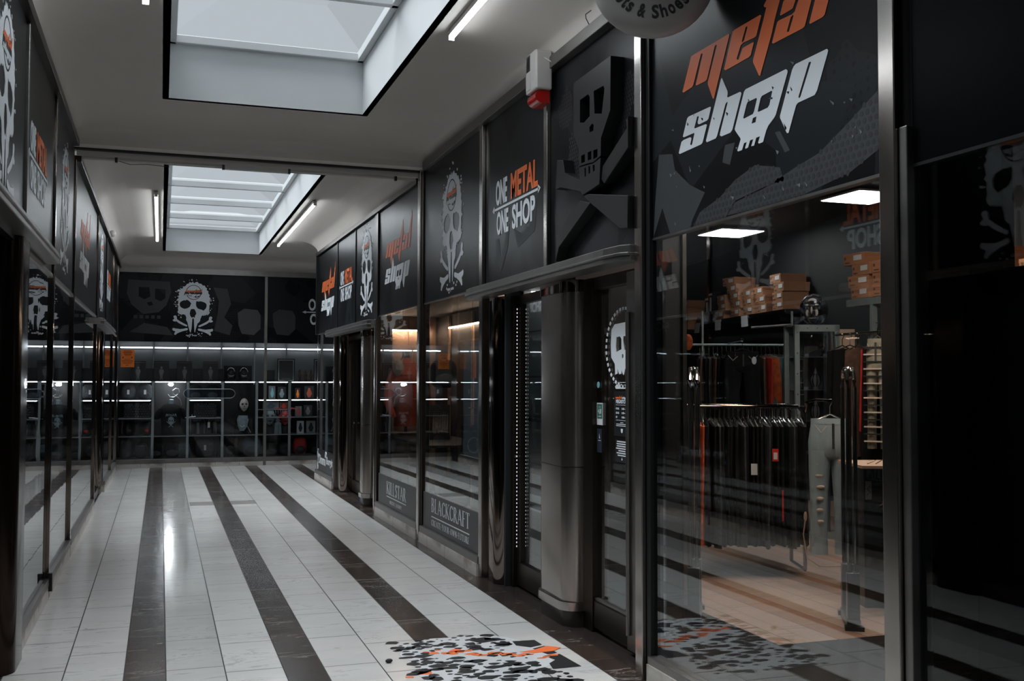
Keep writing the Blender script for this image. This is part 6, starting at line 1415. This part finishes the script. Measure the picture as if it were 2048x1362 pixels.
tag(MB().box(1.14, 1.66, 20.40, 20.46, 1.556, 1.86).build('black_riser', 'black'), 'wide black block behind the two glossy helmets', 'block', 'black blocks on the upper shelf')
tag(MB().box(1.92, 2.08, 20.30, 20.40, 1.556, 1.78).build('black_riser', 'black'), 'small black block just right of the window post', 'block', 'black blocks on the upper shelf')
for x, lb in ((2.27, 'black picture frame with silver border, left one on the upper shelf'), (2.96, 'black picture frame with silver border, half hidden by the corner')):
    t = thing('picture_frame', lb, 'picture frame', (x, 20.1, 1.557), 0, 'silver-edged frames on the upper shelf')
    b = MB(); w, h = .33, .44; z = 1.557; e = .02
    b.prism([[(x-w/2, z), (x+w/2, z), (x+w/2, z+h), (x-w/2, z+h)], [(x-w/2+e, z+e), (x+w/2-e, z+e), (x+w/2-e, z+h-e), (x-w/2+e, z+h-e)]], lambda u, v, w_: (u, 20.1-w_, v), 0, .02); b.build('border', 'blackmetal', t)
    b = MB(); e2 = .033; b.prism([[(x-w/2+e, z+e), (x+w/2-e, z+e), (x+w/2-e, z+h-e), (x-w/2+e, z+h-e)], [(x-w/2+e2, z+e2), (x+w/2-e2, z+e2), (x+w/2-e2, z+h-e2), (x-w/2+e2, z+h-e2)]], lambda u, v, w_: (u, 20.1-w_, v), 0, .012); b.build('silver_line', 'shelf', t)
    MB().box(x-w/2+.03, x+w/2-.03, 20.093, 20.099, z+.03, z+h-.03).build('picture', 'black', t)
    b = MB(); text_mesh(b, 'IRON MAIDEN', (x-.09, x+.09, z+.055, z+.068), lambda u, v, w_: (u, 20.092-w_, v), .001, .02) if False else b.box(x-.08, x+.08, 20.0915, 20.093, z+.055, z+.064); b.build('caption_line', 'greyfabric', t)
for i, x in enumerate((2.55, 2.66, 2.77)):
    b = MB(); b.loft([((x, 20.25, 1.557+q), a, a) for q, a in ((0, .04), (.02, .035), (.05, .02), (.12, .035), (.17, .02), (.20, .028), (.24, .005))], 12); tag(b.build('statuette', 'brownprint'), 'dark bronze statuette between the two picture frames, %s' % ('left', 'middle', 'right')[i], 'statuette', 'bronze statuettes on the upper shelf')
# middle row
backpack(-.56, 20.25, 1.216, .26, .30, .14, 'grey backpack with white tag on the middle shelf, left one', 'tagged backpacks on the middle shelf', 'charcoal', 0, True); backpack(-.27, 20.25, 1.216, .26, .30, .14, 'grey backpack with white tag on the middle shelf, right one', 'tagged backpacks on the middle shelf', 'charcoal', 0, True)
# t-shirt bust in the open bay
tag(MB().box(-.10, .45, 20.42, 20.46, .57, 1.54).build('black_backboard', 'black'), 'black backboard behind the mannequin in the printed shirt', 'board')
mq = thing('mannequin_bust', 'headless mannequin wearing a black printed band shirt in the back window', 'mannequin', (.19, 20.15, .56)); b = MB(); T = lambda x, y, z: (x+.19, y+20.15, z+.56)
b.loft([(T(0, 0, .02), .17, .10), (T(0, 0, .12), .165, .10), (T(0, 0, .28), .175, .11), (T(0, 0, .42), .205, .11), (T(0, 0, .50), .20, .095), (T(0, 0, .56), .13, .075), (T(0, 0, .585), .06, .055)], 24)
for s_ in (-1, 1): b.loft([(T(s_*.16, 0, .50), .06, .075), (T(s_*.22, 0, .42), .06, .07), (T(s_*.255, -.01, .31), .058, .065), (T(s_*.262, -.01, .30), .05, .06)], 14)
b.build('shirt', 'blackfabric', mq)
b = MB(); b.loft([(T(0, 0, .57), .05, .05), (T(0, 0, .66), .045, .048), (T(0, 0, .67), .03, .03)], 14); b.build('neck', 'bluegrey', mq)
fmq = lambda u, v, w: (.19+u, 20.028-w, .56+v)
b = MB(); text_mesh(b, 'METALLICA', (-.085, .085, .36, .40), fmq, .003, .02); b.prism([[(-.10, .34), (-.085, .41), (-.07, .40), (-.088, .36)]], fmq, 0, .003); b.prism([[(.10, .34), (.085, .41), (.07, .40), (.088, .36)]], fmq, 0, .003)
b.prism([[(-.05, .27), (-.045, .33), (0, .355), (.045, .33), (.05, .27), (.03, .22), (0, .20), (-.03, .22)], [(-.032, .265), (-.03, .29), (-.01, .285), (-.012, .262)], [(.032, .265), (.03, .29), (.01, .285), (.012, .262)]], fmq, 0, .003)
b.prism([[(-.08, .26), (-.07, .265), (.045, .16), (.035, .155)]], fmq, 0, .003); b.prism([[(.08, .26), (.07, .265), (-.045, .16), (-.035, .155)]], fmq, 0, .003); b.build('shirt_print', 'bluegrey', mq)
ld = thing('bulb', 'round glowing bulb above the mannequin in the back window', 'lamp', (.18, 20.12, 1.50)); MB().ball((.18, 20.10, 1.505), .045, .045, .03, 14, 8).build('glass', 'bulb', ld); MB().box(.15, .21, 20.09, 20.15, 1.525, 1.543).build('holder', 'shelf', ld)
hk = thing('curled_wire_stand', 'curled bright wire stand rising over the mannequin shoulder', 'wire stand', (.30, 20.1, 1.1))
MB().tube([(.33, 20.1, 1.06), (.37, 20.1, 1.12), (.35, 20.1, 1.22), (.28, 20.1, 1.29), (.22, 20.1, 1.33), (.21, 20.1, 1.39), (.26, 20.1, 1.43), (.32, 20.1, 1.42), (.33, 20.1, 1.36), (.30, 20.1, 1.32), (.24, 20.1, 1.27), (.17, 20.1, 1.27), (.13, 20.1, 1.32)], .008, 7).build('wire', 'shelf', hk)
dk = thing('clear_deck', 'long clear skateboard deck hung across the back window', 'skateboard', (.86, 20.0, 1.32)); b = MB(); pl = [(.50+.10*math.cos(a), 1.335+.085*math.sin(a)) for a in [PI/2+PI*i/10 for i in range(11)]] + [(1.22+.10*math.cos(a), 1.335+.085*math.sin(a)) for a in [-PI/2+PI*i/10 for i in range(11)]]
b.prism([pl], lambda u, v, w: (u, 19.93-w, v), 0, .012); b.build('deck', 'glassC', dk, smooth=False)
MB().tube([(u, 19.92, v) for u, v in pl], .007, 6, closed=True).build('rim', 'shelf', dk)
backpack(.62, 20.25, 1.216, .25, .28, .14, 'black bag behind the left end of the clear deck', None); backpack(.93, 20.25, 1.216, .25, .28, .14, 'black bag behind the right end of the clear deck', None)
# studded bags row
def studded(x, z, w, h, lb):
    t = thing('studded_bag', lb, 'bag', (x, 20.2, z), 0, 'studded bags in the back window'); MB().box(x-w/2, x+w/2, 20.14, 20.26, z, z+h).build('body', 'blackshine', t, bevel=.02)
    b = MB(); nx, nz = int(w/.045), int(h/.045)
    for i in range(nx):
        for j in range(nz): b.ball((x-w/2+.03+i*.045+(.02 if j % 2 else 0), 20.138, z+.03+j*.045), .010, .006, .010, 6, 4)
    b.build('studs', 'charcoal', t); MB().tube([(x-.06, 20.2, z+h-.01), (x-.05, 20.2, z+h+.04), (x+.05, 20.2, z+h+.04), (x+.06, 20.2, z+h-.01)], .007, 6).build('handle', 'black', t)
studded(-.40, .886, .48, .27, 'wide black studded bag on the left shelf'); studded(.80, .886, .42, .27, 'wide black studded bag under the clear deck')
def beanie(x, z, lb, m_='blackfabric', mark='brownprint', s_=1.0):
    t = thing('hooded_cap', lb, 'cap', (x, 20.2, z), 0, 'caps on the lower shelves'); MB().ball((x, 20.2, z+.13*s_), .115*s_, .10, .135*s_, 16, 12, fn=lambda q, d: Vector((q.x, q.y, max(q.z, -.128*s_)))).build('crown', m_, t); MB().ball((x, 20.11, z+.10*s_), .035, .012, .035, 10, 6).build('badge', mark, t)
beanie(-.53, .562, 'black cap with brown badge on the lower left shelf'); beanie(-.23, .562, 'black cap with red badge beside the brown-badged one', mark='redlabel')
for i in range(6):
    x = .56+.105*i; garment('jacket', (x, 20.2), PI/2+.25*((i % 3)-1), .95, .22, .24, ('charcoal', 'greyfabric', 'charcoal', 'charcoal', 'greyfabric', 'charcoal')[i], 'small grey folded garment hanging in the third bay, %s from the left' % ('first', 'second', 'third', 'fourth', 'fifth', 'sixth')[i], 'garment', 'grey garments in the third bay', 40+i, .05, 1.0)
t = thing('price_tag', 'white price tag on the grey garments in the third bay', 'price tag', (.86, 20.02, .72)); MB().box(.84, .88, 20.018, 20.022, .70, .80).build('card', 'paper', t); MB().tube([(.86, 20.02, .80), (.86, 20.1, .84)], .002, 4).build('string', 'paper', t)
pl_ = thing('white_plate', 'small bright dish on a stand at the right of the mannequin', 'dish', (.53, 20.05, .86)); b = MB(); b.ball((.53, 20.02, .90), .10, .06, .012, 16, 6, M_=Matrix.Rotation(-.12, 3, 'Y')); b.build('dish', 'paper', pl_); MB().tube([(.53, 20.05, .885), (.53, 20.05, .56)], .006, 5).build('stand', 'shelf', pl_)
# bottom row
xs = [(-.60, .22, .34, 'charcoal', 'grey rucksack at the left end of the bottom row'), (-.33, .26, .28, 'blackshine', 'shiny black bag with pale straps, second in the bottom row'), (-.06, .24, .26, 'blackfabric', 'black bag beneath the left upright, third in the bottom row'), (.22, .30, .30, 'blackfabric', 'black bag under the mannequin, fourth in the bottom row'), (.42, .24, .28, 'blueprint', 'dark blue patterned bag right of the mannequin in the bottom row'), (.80, .34, .36, 'charcoal', 'round dark grey bag with white tag in the bottom row')]
for x, w, h, m_, lb in xs: backpack(x, 20.2, .152, w, h, .2, lb, 'bags in the bottom row', m_, 0, x in (.80,))
for i in range(5):
    x = 1.02+.05*i; b = MB(); b.tube([(x, 20.2, .152), (x+.01, 20.18, .35), (x, 20.2, .54)], .010, 6); tag(b.build('hanging_belt', 'blackshine'), 'black belt hanging by the fourth upright in the bottom row', 'belt', 'belts in the bottom row')
for x, w, h, m_, lb in ((1.26, .24, .40, 'blackfabric', 'tall black bag beside the belts in the bottom row'), (1.36, .10, .36, 'brownprint', 'narrow bag with orange edge in the bottom row'), (1.66, .36, .36, 'blueprint', 'dark printed bag left of the window post in the bottom row'), (2.02, .26, .26, 'blackfabric', 'black bag just right of the window post in the bottom row'), (2.30, .26, .24, 'charcoal', 'grey bag behind the masks in the bottom row'), (2.56, .26, .34, 'redfabric', 'red and white bag in the bottom row'), (2.86, .26, .30, 'blackfabric', 'black bag at the corner end of the bottom row')):
    backpack(x, 20.2, .152, w, h, .2, lb, 'bags in the bottom row', m_)
# reaper bust on its black board
tag(MB().box(1.16, 1.55, 20.40, 20.46, .57, 1.54).build('black_backboard', 'black'), 'black backboard behind the hooded skull figure', 'board')
rp = thing('reaper_figure', 'hooded pale-faced skull figure with silver chest in the fourth bay', 'figure', (1.50, 20.2, .56)); head(rp, (1.50, 20.12, 1.12), .95, 'skin', 'face', None, 'skull')
b = MB()
for q in (-1, 1): b.ball((1.50+q*.034, 20.035, 1.135), .022, .014, .018, 10, 6)
b.ball((1.50, 20.022, 1.09), .010, .01, .014, 8, 6); b.build('eye_socket', 'black', rp)
b = MB(); b.ball((1.50, 20.02, 1.055), .034, .014, .008, 10, 6); b.build('teeth', 'greyfabric', rp)
b = MB(); b.ball((1.50, 20.20, 1.12), .12, .12, .17, 18, 12); b.loft([((1.52, 20.2, .562), .20, .12), ((1.52, 20.2, .75), .19, .12), ((1.52, 20.2, .92), .17, .11), ((1.50, 20.2, 1.0), .09, .09), ((1.50, 20.2, 1.08), .09, .09)], 20); b.build('robe', 'blackfabric', rp)
b = MB(); b.loft([((1.48, 20.11, .63), .06, .03), ((1.48, 20.10, .72), .09, .04), ((1.48, 20.10, .84), .11, .045), ((1.48, 20.11, .92), .08, .03)], 14); b.build('chest_plate', 'bluegrey', rp)
for k, L in enumerate(([(1.56, 20.05, .92), (1.545, 20.05, .75), (1.62, 20.05, .60)], [(1.42, 20.05, .74), (1.46, 20.04, .70), (1.50, 20.04, .73), (1.545, 20.05, .70)])): MB().tube(L, .007, 6).build('chain', 'shelf', rp)
# masks right of the post
pedestal_head(1.98, .70, 1.25, 'bluegrey', 'snarling grey-blue fanged mask just right of the window post')
b = MB()
for q in (-1, 1): b.tube([(1.98+q*.022, 20.08, .80), (1.98+q*.02, 20.075, .77)], [.006, .001], 6)
t = [o for o in bpy.data.objects if o.get('label', '').startswith('snarling')][0]; b.build('fang', 'paper', t)
pedestal_head(2.27, .70, 1.2, 'redmask', 'red devil mask with curved horns and pale eyes in the sixth bay', horns=True)
for x, lb in ((1.98, 'black stand under the fanged mask'), (2.27, 'black stand under the red devil mask')): b = MB(); b.loft([((x, 20.22, .562), .10, .10), ((x, 20.22, .70), .09, .09)], 16); tag(b.build('mask_stand', 'black'), lb, 'stand', 'mask stands')
t = thing('grey_claw', 'grey torn cloth figure between the two masks', 'figure', (2.13, 20.1, .56)); b = MB(); cloth_slab(b, Matrix.Translation((2.13, 20.08, 0)), .12, .24, .80, .05, 3, 1.2, 9); b.build('cloth', 'bluegrey', t); MB().loft([((2.13, 20.08, .80), .05, .03), ((2.12, 20.08, .86), .03, .02), ((2.11, 20.08, .90), .01, .01)], 10).build('shoulder', 'bluegrey', t)
for i, (x, w, h, z, m_, m2, lb) in enumerate(((2.02, .12, .26, 1.216, 'greyfabric', 'cyan', 'box with pale blue figure on the middle shelf'), (2.20, .16, .24, 1.216, 'black', 'bluegrey', 'dark boxed figure right of the pale blue one'), (2.50, .10, .22, 1.216, 'black', 'posterorange', 'black box with a yellow guitar picture in the seventh bay'), (2.72, .18, .26, 1.216, 'black', 'jacket', 'black box with red flame picture near the corner'), (2.0, .30, .14, 1.03, 'greyfabric', 'blueprint', 'blue-black printed mat on the shelf above the masks'), (2.24, .16, .13, 1.03, 'brownprint', 'redlabel', 'brown and red box above the devil mask'), (2.52, .12, .20, .886, 'greyfabric', 'redmask', 'grey box with red figure in the seventh bay'), (2.70, .16, .22, .886, 'black', 'greyfabric', 'black box with grey print near the corner'), (2.56, .13, .24, .562, 'paper', 'charcoal', 'white boxed figure on the lower shelf near the corner'), (2.76, .17, .24, .562, 'shelf', 'black', 'small silver-edged black frame near the corner'))):
    t = thing('packaged_item', lb, 'packaged item', (x, 20.15, z), 0, 'packaged items in the right bays')
    zz = z if z != 1.03 else .886+.15
    MB().box(x-w/2, x+w/2, 20.14, 20.24, z, z+h).build('carton', m_, t, bevel=.003)
    b = MB(); b.loft([((x, 20.137, z+h*.15), w*.12, .004), ((x, 20.137, z+h*.45), w*.30, .005), ((x, 20.137, z+h*.65), w*.16, .005), ((x, 20.137, z+h*.85), w*.10, .004)], 10); b.build('picture', m2, t)
tag(MB().box(1.76, 2.31, 20.1, 20.5, 1.02, 1.03).build('inner_shelf', 'shelf'), 'short extra steel shelf above the two masks', 'shelf')
for i in range(10):
    x = 1.86+.045*i; b = MB(); b.tube([(x, 20.12, 1.018), (x+.004, 20.11, .96), (x, 20.12, .93)], .004, 5); tag(b.build('hanging_pendant', 'shelf'), 'small silver pendant hanging above the masks', 'pendant', 'silver pendants above the masks')
# orange poster on the back window, left
po = thing('orange_poster', 'orange poster with dark red print stuck inside the back window, left', 'poster', (-.56, 19.79, 1.98)); MB().box(-.685, -.455, 19.800, 19.804, 1.815, 2.125).build('sheet', 'posterorange', po)
fp = lambda u, v, w: (-.685+u, 19.7995-w, 1.815+v)
b = MB(); text_mesh(b, 'VELVET', (.05, .18, .285, .300), fp, .001, .02) if False else None
rnd = random.Random(6)
def inkline(b, u0, u1, v, h):
    u = u0
    while u < u1-.006:
        l_ = min(rnd.uniform(.008, .016), u1-u); b.prism([[(u, v), (u+l_*.7, v), (u+l_*.7, v+h), (u, v+h)]], fp, 0, .001); u += l_
for u0, u1, v, h in ((.05, .185, .286, .014), (.04, .195, .256, .018), (.055, .18, .226, .018), (.07, .17, .205, .010), (.06, .17, .135, .010), (.02, .21, .110, .011), (.03, .20, .088, .009), (.04, .19, .066, .009), (.085, .135, .030, .013)): inkline(b, u0, u1, v, h)
for cx in (.035, .185): b.prism([[(cx-.012, .165), (cx, .195), (cx+.014, .18), (cx+.010, .155)]], fp, 0, .001)
b.build('ink', 'postertext', po)

# daylight: overcast sky straight above, coming down the skylight shafts
sl = bpy.data.lights.new('overcast_zenith', 'SUN'); sl.energy = SUN_E; sl.angle = math.radians(75); sl.color = (.90, .96, 1.0)
so = bpy.data.objects.new('overcast_zenith', sl); COL.objects.link(so); so.location = (.8, 6, 12); so.rotation_euler = (math.radians(-12), math.radians(-14), 0)
